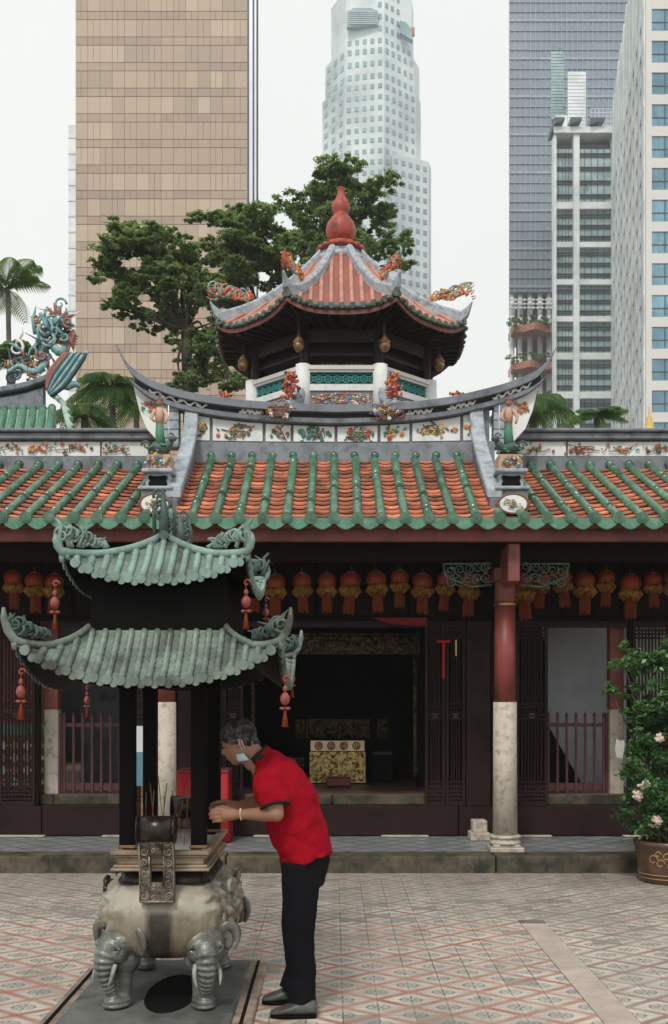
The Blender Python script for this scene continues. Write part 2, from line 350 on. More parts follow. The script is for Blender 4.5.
        if parent is not None:
            ob.parent = parent; ob['_o'] = tuple(o)
        else:
            ob.location = o; ob['_o'] = tuple(o)
        if bevel:
            b = ob.modifiers.new('b', 'BEVEL'); b.width = bevel; b.segments = seg; b.limit_method = 'ANGLE'
        return ob
def tag(o, label, cat, group=None, kind=None):
    o['label'] = label; o['category'] = cat
    if group: o['group'] = group
    if kind: o['kind'] = kind
    return o
def thing(name, loc, label, cat, group=None):
    o = bpy.data.objects.new(name, None); C.objects.link(o); o.location = loc; o['_o'] = tuple(loc); o.empty_display_size = .1
    return tag(o, label, cat, group)
def struct(o): o['kind'] = 'structure'; return o
def dup(o, loc, label, rz=None, parent=None):
    c_ = o.copy(); C.objects.link(c_)
    if parent is None:
        c_.location = loc; c_['label'] = label
        if rz is not None: c_.rotation_euler = (0, 0, rz)
    else: c_.parent = parent
    for ch in [x for x in C.objects if x.parent == o]: dup(ch, None, None, parent=c_)
    return c_
ORD = ['first','second','third','fourth','fifth','sixth','seventh','eighth','ninth','tenth','eleventh','twelfth','thirteenth','fourteenth','fifteenth','sixteenth','seventeenth','eighteenth','nineteenth','twentieth']

def flowers(mb, P, w, h, n=14, seed=0, cols=(1,2,3), nrm=(0,-1,0), green=0, brown=4):
    """relief of blossoms, leaves and twigs, around P, in the X-Z plane facing -Y. material slots: 0 green 1 red 2 pink 3 yellow 4 brown 5 blue 6 white"""
    q = random.Random(seed); P = Vector(P)
    for i in range(max(2, n//5)):
        a = P+Vector((q.uniform(-w,w)/2, -.004, q.uniform(-h,h)/2)); b = P+Vector((q.uniform(-w,w)/2, -.006, q.uniform(-h,h)/2))
        mid = (a+b)/2+Vector((0,-.01,q.uniform(-h,h)*.2)); mb.cur = brown; mb.tube([a,mid,b], min(w,h)*.035, 5)
    for i in range(n):
        x, z = q.gauss(0,.24)*w, q.gauss(0,.22)*h
        x = max(-w/2, min(w/2, x)); z = max(-h/2, min(h/2, z)); s_ = min(w,h)*q.uniform(.07,.13)
        c0 = P+Vector((x,-.01,z))
        if q.random() < .45:
            mb.cur = green; rm = Matrix.Rotation(q.uniform(0,PI),3,'Y'); mb.ball(c0, (s_*1.5, s_*.5, s_*.6), 6, rm)
        else:
            mb.cur = q.choice(cols); mb.ball(c0, (s_*.6, s_*.6, s_*.6), 6)
            for k in range(5):
                a = 2*PI*k/5; mb.ball(c0+Vector((math.cos(a)*s_*.9, .002, math.sin(a)*s_*.9)), (s_*.55,s_*.35,s_*.55), 6)
FL = ['fl_green','fl_red','fl_pink','fl_yellow','fl_brown','fl_blue','fl_white','fl_orange']
def spiral(mb, P, r, turns, rad, ax=(1,0,0), up=(0,0,1), start=0, n=6, sgn=1, steps=18):
    P, ax, up = Vector(P), Vector(ax), Vector(up); pts = []; rr = []
    for i in range(steps+1):
        t = i/steps; a = start + sgn*turns*2*PI*t; k = r*(1-.82*t)
        pts.append(P + ax*math.cos(a)*k + up*math.sin(a)*k); rr.append(rad*(1-.5*t))
    mb.tube(pts, rr, n)

def remeshed(mb, name, m, parent, vox, smooth=4, fac=.6, extra=None):
    ob = mb.build(name, m, parent)
    r = ob.modifiers.new('r', 'REMESH'); r.mode = 'VOXEL'; r.voxel_size = vox; r.use_smooth_shade = True
    s_ = ob.modifiers.new('s', 'SMOOTH'); s_.factor = fac; s_.iterations = smooth
    return ob
# ================================================================ ground
g = MB(); g.quad((-600,-60,-.012),(600,-60,-.012),(600,700,-.012),(-600,700,-.012)); struct(g.build('ground', 'ground'))
g = MB(); g.quad((-9,-4,0),(9,-4,0),(9,9.72,0),(-9,9.72,0)); struct(g.build('courtyard', 'tiles'))
g = MB(); g.quad((1.335,2.0,.004),(1.515,2.0,.004),(1.515,7.5,.004),(1.335,7.5,.004)); g.quad((-9,1.5,.004),(9,1.5,.004),(9,1.7,.004),(-9,1.7,.004))
struct(g.build('paving_band', 'band_stone'))
g = MB(); g.box(1.335,1.515,7.5,7.62,.0,.006); struct(g.build('drain_strip', 'kerb_top'))
# kerb of granite blocks and the tiled veranda
g = MB(); xs = [-9,-6.3,-3.62,-1.0,1.5,4.35,6.9,9]
for a, b in zip(xs, xs[1:]): g.box(a+.006, b-.006, 9.7, 10.02, -.02, .157)
struct(g.build('kerb', 'moss_granite', bevel=.018, seg=2))
g = MB(); g.box(-9, 9, 10.0, 11.3, -.02, .153); struct(g.build('veranda_floor', 'veranda'))
g = MB(); g.box(-9, 9, 11.215, 17.5, -.02, .475); struct(g.build('hall_base', 'moss_granite'))

# ================================================================ temple hall
T = thing('temple_hall', (0, 9.7, 0), 'low temple hall with green-ribbed orange tile roof, curved grey ridge and dark timber front', 'temple')
KX = .2115
XR = 6.45
def roofz(k_or_x, y):
    x = abs(k_or_x)
    if x < 1.6: return 3.235 + (y-9.4)*(4.10-3.235)/1.5
    return 3.235 + (y-9.4)*(4.10-3.235)/1.9
def ytop(x): return 10.9 if abs(x) < 1.6 else 11.3
# pan tiles: one mesh, every tile a small dished step
pan = MB(); pan.smooth = False
for k in range(-30, 30):
    xa, xb = k*KX, (k+1)*KX; xm = (xa+xb)/2
    if 1.45 < abs(xm) < 1.62: continue
    yt = ytop(xm); rows = 15; L = yt-9.42
    for r_ in range(rows):
        y0 = 9.42 + L*r_/rows + R.uniform(-.004,.004); y1 = 9.42 + L*(r_+1)/rows + .02
        z0, z1 = roofz(xm, y0)+.026, roofz(xm, y1)-.003; n = 5; top0 = []; top1 = []; lo = []
        jx = R.uniform(-.004, .004); jz = R.uniform(-.003,.004)
        for i in range(n+1):
            t = i/n; x = lerp(xa, xb, t)+jx; d = -.026*(1-(2*t-1)**2)
            top0.append((x, y0, z0+d+jz)); top1.append((x, y1, z1+d)); lo.append((x, y0+.003, z0+d-.015+jz))
        vs = top0+top1+lo; m_ = n+1
        pan.add(vs, [(i, i+1, i+1+m_, i+m_) for i in range(n)] + [(i+2*m_, i+1+2*m_, i+1, i) for i in range(n)])
pan.build('pan_tiles', 'orange_tile', T)
bar = MB()
for k in range(-30, 31):
    x = k*KX; a = abs(k)
    y1 = ytop(x)
    if a in (7, 8): y1 = 9.5
    y0 = 9.36
    segs = max(2, int((y1-y0)/.155)); rings = []; jj_ = [0]+[R.uniform(-.02,.02) for _ in range(segs-2)]+[0]; dx_ = R.uniform(-.007,.007)
    for i in range(segs):
        for t in (0.0, .9):
            y = lerp(y0, y1, (i+t)/segs) + jj_[i]; r = .043-.0045*t + R.uniform(-.0008,.0008); zc = roofz(x, y)+.012
            rings.append([Vector((x+dx_*(i+t)/segs*2+math.cos(PI*j/8)*r, y-math.sin(PI*j/8)*r*.35, zc+math.sin(PI*j/8)*r*1.0)) for j in range(9)])
    bar.smooth = True; bar.loft(rings, False, False)
    if a not in (7, 8):       # plastered joint at the ridge
        bar.smooth = True; bar.ball((x, y1-.02, roofz(x, y1)+.028), (.052,.05,.05), 10)
cap = bar
for k in range(-30, 31):
    x = k*KX; z = roofz(x, 9.36)+.012
    for (r, ya, yb) in ((.053, 9.345, 9.37), (.036, 9.337, 9.346), (.016, 9.331, 9.338)):
        ring = lambda y, r: [Vector((x+math.cos(2*PI*j/16)*r, y, z+math.sin(2*PI*j/16)*r)) for j in range(16)]
        cap.loft([ring(ya, r), ring(yb, r)], True)
bar.build('barrel_tiles', 'green_glaze', T)
dr = MB()
for k in range(-30, 30):
    xm = (k+.5)*KX; w = KX/2*.97; pts = []
    for i in range(13):
        t = i/12; a = PI*t
        s_ = math.sin(a); pts.append((xm-math.cos(a)*w, 3.222 - s_**.55*.082*(1+.25*(math.sin(a)**6))))
    top = [(xm+w*(1-2*i/8), 3.24-.02*(1-(1-2*i/8)**2)) for i in range(9)]
    dr.prism(pts+top, 9.36, 9.385)
dr.build('drip_tiles', 'green_drip', T, bevel=.004)
# roof body under the tiles, front and back slopes
rb = MB()
prof = lambda y0,z0,y1,z1,th: [(y0,z0),(y1,z1),(y1,z1-th),(y0,z0-th)]
def slab(mb, x0, x1, pr):
    a = [(x0,y,z) for y,z in pr]; b = [(x1,y,z) for y,z in pr]; n = len(pr)
    mb.add(a+b, [tuple(range(n)), tuple(reversed(range(n,2*n)))]+[(i,i+n,(i+1)%n+n,(i+1)%n) for i in range(n)])
slab(rb, -1.5, 1.5, prof(9.42,3.2,10.95,4.08,.06))
for s_ in (-1,1): slab(rb, s_*1.5, s_*XR, prof(9.42,3.2,11.35,4.07,.06))
slab(rb, -XR, XR, prof(11.36,4.12,12.5,3.64,.09))
rb.build('roof_deck', 'under_tile', T)
bs = MB(); slab(bs, -XR, XR, prof(11.46,4.2,12.6,3.72,.05)); bs.build('rear_slope', 'under_tile', T)
rf = MB()
for i in range(58): x = -XR+.1+i*(2*XR-.2)/57; slab(rf, x-.03, x+.03, prof(9.64,3.225,11.1,3.83,.07))
rf.build('rafters', 'plum_board', T)
fb = MB(); fb.box(-XR, XR, 9.5, 9.56, 3.035, 3.158); fb.build('eave_board', 'beam_red', T, bevel=.008)
fb = MB(); fb.box(-XR, XR, 10.02, 10.22, 2.93, 3.14); fb.build('lintel_beam', 'dark_wood', T, bevel=.01)
# front wall (upper panels)
w = MB(); w.box(-XR, XR, 11.16, 11.24, 2.44, 3.75); w.build('upper_panel', 'black_wood', T)
w = MB()
for i in range(40):
    x = -6.3+i*.323; w.box(x, x+.29, 11.135, 11.16, 2.5, 2.78); w.box(x, x+.29, 11.135, 11.16, 2.82, 3.1)
w.build('panel_boards', 'dark_wood', T, bevel=.008)
for s_ in (-1, 1):
    w = MB(); w.box(s_*XR, s_*(XR+.2), 9.9, 17.4, 0, 3.6); w.build('side_wall', 'white_wall', T)
# base boards and granite threshold
w = MB(); xs = [-6.4,-4.6,-3.1,-1.66,-1.3,1.32,1.68,3.15,4.7,6.4]
for a, b in zip(xs, xs[1:]): w.box(a+.004, b-.004, 11.13, 11.21, .162, .474)
w.build('base_board', 'plum_board', T, bevel=.006)
for x in (-3.3,-2.2,-.6,.75,2.05,3.3): w = MB(); w.box(x-.25, x+.25, 11.05, 11.128, .156, .172); w.build('base_block', 'granite', T, bevel=.006)
w = MB()
for a, b in ((-6.4,-3.0),(-2.995,-1.45),(-1.445,-.02),(-.015,1.4),(1.405,3.1),(3.105,6.4)): w.box(a, b, 11.212, 11.62, .477, .587)
w.build('threshold', 'moss_granite', T, bevel=.012)
w = MB(); w.box(-6.4, 6.4, 11.625, 17.4, .48, .585); w.build('hall_floor', 'hall_floor', T)
w = MB()
for a,b in ((-3.07,-2.3),(-2.29,-1.42),(1.42,2.33),(2.34,3.09),(3.1,4.2)): w.box(a+.005, b-.005, 11.23, 11.6, .5875, .594)
for i in range(8): w.box(-1.4+i*.35+.003,-1.4+(i+1)*.35-.003, 11.23, 11.6, .5875, .593)
w.build('threshold_tiles', 'hall_floor', T)

# columns of the veranda
for x in (-1.63, 1.643, -4.9, 4.9):
    w = MB(); w.lathe((x,10.09,0), [(.118,.3),(.112,1.58)], 24); sh = w.build('column', 'granite', T)
    w = MB(); w.lathe((x,10.09,0), [(.105,1.582),(.098,2.50)], 24); w.build('painted_shaft', 'red_paint', sh)
    w = MB(); w.lathe((x,10.09,0), [(.107,2.5),(.11,2.515),(.107,2.53)], 24); w.build('gilt_ring', 'brass', sh)
    w = MB(); w.lathe((x,10.09,0), [(.1,2.531),(.095,2.75),(.06,2.76),(.06,3.02)], 24); w.box(x-.12,x+.12,9.96,10.22,2.74,2.86); w.box(x-.055,x+.055,9.57,10.0,2.68,3.03)
    w.build('capital', 'beam_red', sh, bevel=.01)
    w = MB(); w.box(x-.16,x+.16,9.93,10.25,.154,.2); w.box(x-.13,x+.13,9.96,10.22,.2,.225); w.lathe((x,10.09,0), [(.165,.226),(.15,.25),(.135,.27),(.16,.285),(.15,.31)], 8, rot=PI/8)
    w.build('plinth', 'granite', sh, bevel=.008)
# dark timber posts of the front
def post(x0, x1, z0, z1, m='plum_board', y=11.125, nm='door_post', d=.12):
    w = MB(); w.box(x0, x1, y, y+d, z0, z1); return w.build(nm, m, T, bevel=.006)
for s_ in (-1, 1):
    post(s_*1.40, s_*1.66, .475, 2.44); post(s_*1.67, s_*1.9, .475, 2.44, 'dark_wood')
    post(s_*3.12, s_*2.97, 1.5, 2.6, 'red_paint', 11.3, d=.14); post(s_*3.12, s_*2.97, .588, 1.498, 'granite', 11.3, 'stone_post', d=.14)
    post(s_*3.16, s_*3.13, .475, 2.44, 'dark_wood')
for s_ in (-1,1):
    w = MB(); w.box(s_*1.71-.13, s_*1.71+.0, 10.5+.3, 11.0, .16, .3); 
    w.box(s_*1.48-.08, s_*1.48+.12, 10.75, 11.0, .155, .24); w.box(s_*1.48-.055, s_*1.48+.095, 10.78, 10.97, .24, .36); w.v = w.v[8:]; w.f = [tuple(i-8 for i in f) for f in w.f[6:]]; w.m = w.m[6:]; w.sm = w.sm[6:]
    w.build('stone_block', 'granite', T, bevel=.008)
# lattice door leaves
def lattice(x0, x1, z0, z1, y, rails, n, m='lattice_wood', grid=True):
    w = MB(); fr = .035; d = .04
    w.box(x0, x0+fr, y, y+d, z0, z1); w.box(x1-fr, x1, y, y+d, z0, z1); w.box(x0+fr, x1-fr, y, y+d, z0, z0+.05); w.box(x0+fr, x1-fr, y, y+d, z1-.05, z1)
    for i in range(n):
        x = lerp(x0+fr, x1-fr, (i+1)/(n+1)); w.box(x-.008, x+.008, y+.008, y+.03, z0+.05, z1-.05)
    for z in rails: w.box(x0+fr, x1-fr, y+.003, y+.034, z-.011, z+.011)
    o = w.build('lattice_door', m, T, bevel=.003)
    w = MB()
    for i in range(2): w.tube([((x0+x1)/2-.03, y-.012, 1.42+i*.03), ((x0+x1)/2+.03, y-.012, 1.42+i*.03)], .004, 6)
    w.build('handle', 'brass', o)
RL = [.55,.59,.63,.68,.73, 1.40,1.44,1.52,1.56, 2.26,2.30,2.34,2.38]
for s_ in (-1, 1):
    a = (.965, 1.18) if s_ > 0 else (-1.18, -.965); b = (1.185, 1.395) if s_ > 0 else (-1.395, -1.185)
    lattice(*a, .476, 2.44, 11.14, RL, 4); lattice(*b, .476, 2.44, 11.14, RL, 4)
    a = (1.93, 2.27) if s_ > 0 else (-2.27, -1.93); lattice(*a, .476, 2.44, 11.14, RL, 7)
    a = (3.17, 3.56) if s_ > 0 else (-3.56, -3.17); b = (3.57, 3.98) if s_ > 0 else (-3.98, -3.57)
    lattice(*a, .476, 2.44, 11.14, RL, 8); lattice(*b, .476, 2.44, 11.14, RL, 8)
# door top bars above the side openings
for a, b in ((-3.12,-2.275),(-.96,.96),(2.275,3.12)): w = MB(); w.box(a,b,11.135,11.2,2.37,2.44); w.build('door_head', 'plum_board', T, bevel=.004)
# low picket fences
for s_ in (-1, 1):
    xa, xb = sorted((s_*2.3, s_*2.94)); w = MB()
    for z in (.64, .68, 1.33): w.box(xa, xb, 11.38, 11.41, z-.02, z+.02)
    for i in range(7):
        x = lerp(xa+.02, xb-.02, i/6); w.box(x-.013, x+.013, 11.36, 11.378, .6, 1.42); w.tube([(x,11.369,1.42),(x,11.369,1.445),(x,11.369,1.475)], [.016,.018,.002], 6)
    w.box(xa-.03, xa, 11.36,11.42,.59,1.46); w.box(xb, xb+.03,11.36,11.42,.59,1.46)
    w.build('picket_rail', 'fence_red', T)
# inner side bays: white wall on the right, red and tiled wall on the left
w = MB(); w.box(2.15, 3.6, 12.7, 12.8, .586, 3.3); w.build('white_side_wall', 'white_wall', T)
w = MB(); w.box(3.3, 6.4, 12.3, 12.4, .586, 3.0); w.build('white_side_wall', 'white_wall', T)
w = MB(); w.prism([(2.42,.6),(2.95,.6),(2.55,1.3),(2.5,2.3),(2.38,2.9),(2.2,2.9),(2.2,.6)], 12.5, 12.56); w.build('folded_door', 'dark_wood', T)
w = MB(); w.box(-6.4, -3.2, 12.0, 12.1, 1.33, 3.0); w.build('red_inner_wall', 'red_paint', T)
w = MB(); w.box(-6.4, -3.2, 11.98, 12.1, .586, 1.2); w.build('patterned_dado', 'fl_brown', T)
w = MB()
for i in range(22):
    for j in range(4):
        w.cur = (i+j) % 2; x = -6.3+i*.14; z = .66+j*.14; w.prism([(x,z+.06),(x+.06,z),(x,z-.06),(x-.06,z)], 11.965, 11.98)
w.build('dado_relief', ['fl_pink','fl_white'], T)
w = MB(); w.box(-6.4, -3.2, 11.97, 12.1, 1.2, 1.33); w.build('dado_border', 'green_drip', T)
w = MB(); w.box(-3.16, -2.3, 13.1, 13.2, .586, 3.0); w.build('grey_inner_wall', 'grey_plaster', T)
# central shrine door: carved frieze, jambs, dark back wall
for a in (-1.3,.97): w = MB(); w.box(a,a+.3,12.3,12.4,.586,2.6); w.build('shrine_jamb', 'black_wood', T)
def relief(x0,x1,z0,z1,y,m,nx,nz,amp,seed,nm,par):
    w = MB(); w.smooth = True; vs = []
    for j in range(nz+1):
        for i in range(nx+1):
            x = lerp(x0,x1,i/nx); z = lerp(z0,z1,j/nz)
            h = abs(noise.noise(Vector((x*16+seed, z*16, 3))))*1.5 + abs(noise.noise(Vector((x*38+seed, z*38, 7))))*.8
            e = 0 if i in (0,nx) or j in (0,nz) else 1
            vs.append((x, y-amp*h*e, z))
    w.add(vs, [(j*(nx+1)+i, j*(nx+1)+i+1, (j+1)*(nx+1)+i+1, (j+1)*(nx+1)+i) for j in range(nz) for i in range(nx)])
    w.smooth = False; mg = min(.02,(x1-x0)*.05); w.box(x0-mg,x1+mg,y+.001,y+.04,z0-mg,z1+mg); return w.build(nm, m, par)
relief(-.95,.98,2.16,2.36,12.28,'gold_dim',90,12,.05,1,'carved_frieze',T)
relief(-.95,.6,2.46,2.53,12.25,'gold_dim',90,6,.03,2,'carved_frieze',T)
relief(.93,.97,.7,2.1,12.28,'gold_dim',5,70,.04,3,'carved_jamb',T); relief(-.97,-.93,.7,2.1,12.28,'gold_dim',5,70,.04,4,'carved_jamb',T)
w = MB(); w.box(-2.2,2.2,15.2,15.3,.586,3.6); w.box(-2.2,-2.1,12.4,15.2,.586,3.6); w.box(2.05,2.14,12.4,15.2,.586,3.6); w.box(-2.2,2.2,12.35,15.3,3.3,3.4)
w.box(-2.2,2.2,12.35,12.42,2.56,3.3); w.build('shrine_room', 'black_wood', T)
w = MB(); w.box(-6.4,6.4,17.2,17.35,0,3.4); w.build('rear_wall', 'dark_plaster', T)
# red drape and carved green brackets under the beam
w = MB(); pts = [(.4,2.47),(.98,2.47),(.98,2.38),(.8,2.385),(.62,2.40),(.48,2.44)]; w.prism(pts, 11.05, 11.09); w.build('drape', 'dark_red_cloth', T, bevel=.006)
for s_ in (-1, 1):
    for side in (-1, 1):
        w = MB(); x0 = s_*1.643+side*.14
        for i in range(5):
            for j in range(2):
                spiral(w, (x0+side*(.05+i*.085), 10.02-.01*j, 2.77+j*.1-(i*.01)), .055, 1.6, .008, ax=(side,0,0), start=R.uniform(0,6), sgn=R.choice((-1,1)), steps=14)
        w.tube([(x0,10.02,2.90),(x0+side*.46,10.02,2.90)], .01, 6); w.tube([(x0,10.02,2.70),(x0+side*.2,10.02,2.68),(x0+side*.44,10.02,2.78),(x0+side*.46,10.02,2.90)], .01, 6)
        for i in range(9): w.cur = R.choice((0,1,2)); w.ball((x0+side*R.uniform(.02,.4), 10.0, 2.74+R.uniform(0,.13)), (.022,.012,.018), 6)
        w.build('bracket_carving', ['bracket_teal','fl_brown','maroon'], T)

# ---------------------------------------------------------------- ridges
YR = 10.9
P2 = lambda px, py, Y=YR: (at(px,py,Y).x, at(px,py,Y).z)
top = [(118,347),(121,356),(126,364),(134,371),(145,379),(160,386),(175,391.5),(195,396),(220,400),(245,403),(290,406),(336,407.5),(385,406),(420,403.5),(450,399.5),(478,393),(500,387.5),(520,380.5),(535,374),(545,366),(550,360),(554,351)]
xsR = [118+ (554-118)*i/100 for i in range(101)]
topS = [(x, interp(top, x)) for x in xsR]
for _ in range(3): topS = [topS[0]]+[(topS[i][0], (topS[i-1][1]+topS[i][1]*2+topS[i+1][1])/4) for i in range(1,100)]+[topS[-1]]
def strip(mb, x0, x1, o0, o1, ya, yb, taper=True):
    rings = []
    for x, y in topS:
        if x < x0-.01 or x > x1+.01: continue
        e = min(1, max(0,x-x0)/26+.25, max(0,x1-x)/26+.25) if taper else 1
        a = Vector((*P2(x, y+o0),)); b = Vector((*P2(x, y+o0+(o1-o0)*e),))
        rings.append([(a.x,ya,a.y),(b.x,ya,b.y),(b.x,yb,b.y),(a.x,yb,a.y)])
    mb.loft(rings, True)
w = MB(); strip(w, 118, 554, 0, 7.5, YR-.11, YR+.17); rd = w.build('main_ridge', 'grey_plaster', T, bevel=.012, seg=2)
w = MB(); strip(w, 134, 541, 6.5, 13.2, YR-.02, YR+.12, False); w.build('ridge_recess', 'dark_plaster', rd)
w = MB(); strip(w, 128, 546, 12.4, 17.6, YR-.065, YR+.14); w.build('ridge_moulding', 'grey_plaster', rd, bevel=.008)
for (xa, xb) in ((150,208),(240,262),(405,432),(447,475),(492,530)):     # white scroll ornaments in the recess
    w = MB(); n = 26; pts = []
    for i in range(n+1):
        x = lerp(xa, xb, i/n); y = interp(topS, x)+9.8+math.sin(i*1.15)*2.0; q = P2(x, y); pts.append((q[0], YR-.045, q[1]))
    w.tube(pts, .011, 5)
    for i in range(2, n, 4): w.ball(pts[i], (.028,.012,.018), 6)
    w.build('scroll_ornament', 'fl_white', rd)
# white relief panels
base_y = lambda x: 443.5 - 0.00022*(x-336)**2*.35
w = MB(); rings = []
for x in [184+ (490-184)*i/30 for i in range(31)]:
    a = P2(x, interp(topS,x)+16); b = P2(x, base_y(x)); rings.append([(a[0],YR+.04,a[1]),(b[0],YR+.04,b[1]),(b[0],YR+.12,b[1]),(a[0],YR+.12,a[1])])
w.loft(rings, True); w.build('panel_wall', 'grey_plaster', rd)
dv = [188,211,264,292,336,379,411,462,485]
for i, (a, b) in enumerate(zip(dv, dv[1:])):
    a += 1.5; b -= 1.5; ts = [lerp(a, b, k/6) for k in range(7)]
    poly = [P2(x, interp(topS,x)+18.8) for x in ts]+[P2(x, base_y(x)-2) for x in reversed(ts)]
    w = MB(); w.prism(poly, YR+.015, YR+.038); pn = w.build('white_panel', 'white_plaster', rd, bevel=.003)
    m_ = (a+b)/2; ym = (interp(topS,m_)+18.8+base_y(m_)-2)/2; w = MB()
    flowers(w, (P2(m_,ym)[0], YR+.012, P2(m_,ym)[1]), (b-a)*.0104*.78, .17, 30 if b-a > 35 else 18, seed=i+3, cols=[(1,2,3),(2,1,7),(3,2,4),(0,0,5),(4,2,1),(3,7,1),(2,1,3),(3,7,2)][i])
    w.build('floral_relief', FL, pn)
w = MB()
rings = []
for x in [180+ (494-180)*i/30 for i in range(31)]:
    a = P2(x, base_y(x)); b = P2(x, 468); rings.append([(a[0],YR-.03,a[1]),(b[0],YR-.06,b[1]),(b[0],YR+.12,b[1]),(a[0],YR+.12,a[1])])
w.loft(rings, True); w.build('ridge_base', 'grey_plaster', rd)
for s_ in (-1, 1):       # motifs sitting on the ridge band near the middle
    w = MB(); x = 336+s_*51-(6 if s_<0 else 0); q = P2(x, interp(topS,x)+9)
    flowers(w, (q[0], YR-.1, q[1]), .34, .17, 46, seed=40+s_, cols=(4,4,5,3,6), green=4); w.build('ridge_motif', FL, rd)
# wings outside the descending ridges
for s_ in (-1, 1):
    X = lambda p: p if s_ < 0 else (672-p)
    w = MB(); poly = [P2(X(133),385),P2(X(142),390),P2(X(155),396),P2(X(166),400),P2(X(170),444),P2(X(158),441),P2(X(146),428),P2(X(139),410)]
    if s_ < 0: poly = list(poly)
    w.prism(poly, YR+.02, YR+.13); wg = w.build('ridge_wing', 'white_plaster', rd, bevel=.004)
    w = MB(); q = P2(X(150), 407); flowers(w, (q[0], YR+.015, q[1]), .2, .14, 14, seed=60+s_, cols=(1,7)); w.build('floral_relief', FL, wg)
    w = MB(); xa, xb = sorted((P2(X(160),0)[0], P2(X(179),0)[0]))
    for i in range(5): w.box(xa+.002*i, xb, YR-.02, YR+.14, 4.22+i*.094, 4.22+(i+1)*.094-.006)
    w.build('ridge_pier', 'pale_plaster', rd, bevel=.006)
    # descending ridge: sweeping wall from the main ridge to the eave
    x0 = s_*1.475
    tp = smooth_path([(0,10.9,4.66),(0,10.72,4.33),(0,10.45,4.10),(0,10.05,3.82),(0,9.62,3.54)], 5)
    for (wd, off, hh, mt) in ((.07,0,.09,'pale_plaster'),(.045,-.09,.5,'grey_plaster')):
        w = MB(); rings = []
        for p in tp:
            zb = max(roofz(1.0, p.y)-.05, p.z+off-hh); zt = p.z+off
            rings.append([(x0-wd,p.y,zt),(x0+wd,p.y,zt),(x0+wd,p.y,min(zb,zt-.02)),(x0-wd,p.y,min(zb,zt-.02))])
        w.loft(rings, True); w.build('descending_ridge', mt, T, bevel=.01)
    # stepped pedestal at the foot of the descending ridge
    xc = s_*1.635
    w = MB(); w.box(xc-.14,xc+.15,9.66,10.0,3.24,3.53); w.box(xc-.16,xc+.16,9.6,10.05,3.53,3.56); w.box(xc-.11,xc+.12,9.72,10.05,3.56,3.7); w.box(xc-.14,xc+.15,9.66,10.1,3.70,3.735)
    w.box(xc-.12,xc+.13,9.9,10.6,3.4,3.7); pd = w.build('ridge_pedestal', 'pale_plaster', T, bevel=.01, seg=2)
    w = MB(); w.prism([(xc-.085,3.6),(xc-.07,3.58),(xc-.03,3.585),(xc+.04,3.585),(xc+.08,3.58),(xc+.095,3.6),(xc+.08,3.63),(xc+.095,3.66),(xc+.08,3.68),(xc+.04,3.672),(xc-.03,3.672),(xc-.07,3.68),(xc-.085,3.66),(xc-.07,3.63)], 9.712, 9.725); w.build('dark_niche', 'near_black', pd)
    w = MB(); rings = []
    for r, y in ((1,9.58),(.86,9.57),(.8,9.585)): rings.append([Vector((xc+math.cos(2*PI*k/24)*.155*r, y, 3.39+math.sin(2*PI*k/24)*.1*r)) for k in range(24)])
    rings.insert(0,[Vector((p.x,9.66,p.z)) for p in rings[0]]); w.smooth = True; w.loft(rings, True); w.build('oval_frame', 'fl_brown', pd)
    w = MB(); w.prism([(xc+math.cos(2*PI*k/24)*.124, 3.39+math.sin(2*PI*k/24)*.08) for k in range(24)], 9.574, 9.59); ov = w.build('oval_panel', 'white_plaster', pd)
    w = MB(); flowers(w, (xc,9.57,3.39), .17,.09, 20, seed=70+s_, cols=(7,2,3)); w.build('floral_relief', FL, ov)
    w = MB(); w.box(xc-.105,xc+.115,9.74,10.0,3.737,3.88); w.build('flower_box', 'fl_pink', pd)
    w = MB(); flowers(w, (xc,9.735,3.81), .22,.13, 34, seed=80+s_, cols=(1,3,6,5)); w.build('floral_relief', FL, pd)
    # mythical beast with a warrior on its back
    w = MB(); sx = -s_
    w.cur = 0; w.tube([(xc-.1*sx,9.85,3.93),(xc-.04*sx,9.84,3.97),(xc+.05*sx,9.84,3.95),(xc+.1*sx,9.83,4.0),(xc+.12*sx,9.82,4.04)], [.03,.055,.05,.035,.02], 8)
    w.ball((xc+.13*sx,9.8,4.04), (.04,.03,.03), 8); 
    for dx in (-.08,-.05,.05,.08): w.tube([(xc+dx,9.84+.02*(1 if dx*10%2 else -1),3.95),(xc+dx*1.1,9.83,3.885)], [.022,.012], 6)
    spiral(w, (xc-.13*sx,9.86,3.99), .045, 1.2, .012, ax=(-sx,0,0))
    spiral(w, (xc+.1*sx,9.86,4.08), .03, 1.2, .009)
    w.cur = 1
    for i in range(12): w.ball((xc+R.uniform(-.12,.12),9.8+R.uniform(-.02,.02),3.93+R.uniform(-.03,.06)), (.022,.015,.013), 6)
    w.build('beast_figure', ['patina_dark','fl_green'], pd)
    w = MB(); w.cur = 0; w.tube([(xc+.01,9.86,3.98),(xc+.0,9.85,4.1),(xc-.0,9.85,4.2)], [.05,.042,.035], 10)       # robe
    w.cur = 1; w.tube([(xc,9.85,4.19),(xc,9.85,4.27),(xc,9.85,4.34)], [.037,.045,.028], 10)
    w.tube([(xc-.04,9.84,4.32),(xc-.075,9.82,4.24),(xc-.04,9.8,4.2)], [.02,.017,.012], 6); w.tube([(xc+.04,9.84,4.32),(xc+.08,9.82,4.25),(xc+.06,9.79,4.18)], [.02,.017,.012], 6)
    w.cur = 2; w.ball((xc,9.84,4.385), (.03,.03,.036), 8); w.cur = 3; w.ball((xc,9.845,4.41), (.034,.034,.025), 8); w.tube([(xc,9.845,4.42),(xc-.01,9.85,4.47)], [.012,.003], 5)
    w.cur = 4; w.tube([(xc+s_*-.09,9.83,4.02),(xc+s_*-.085,9.83,4.36)], .005, 5)
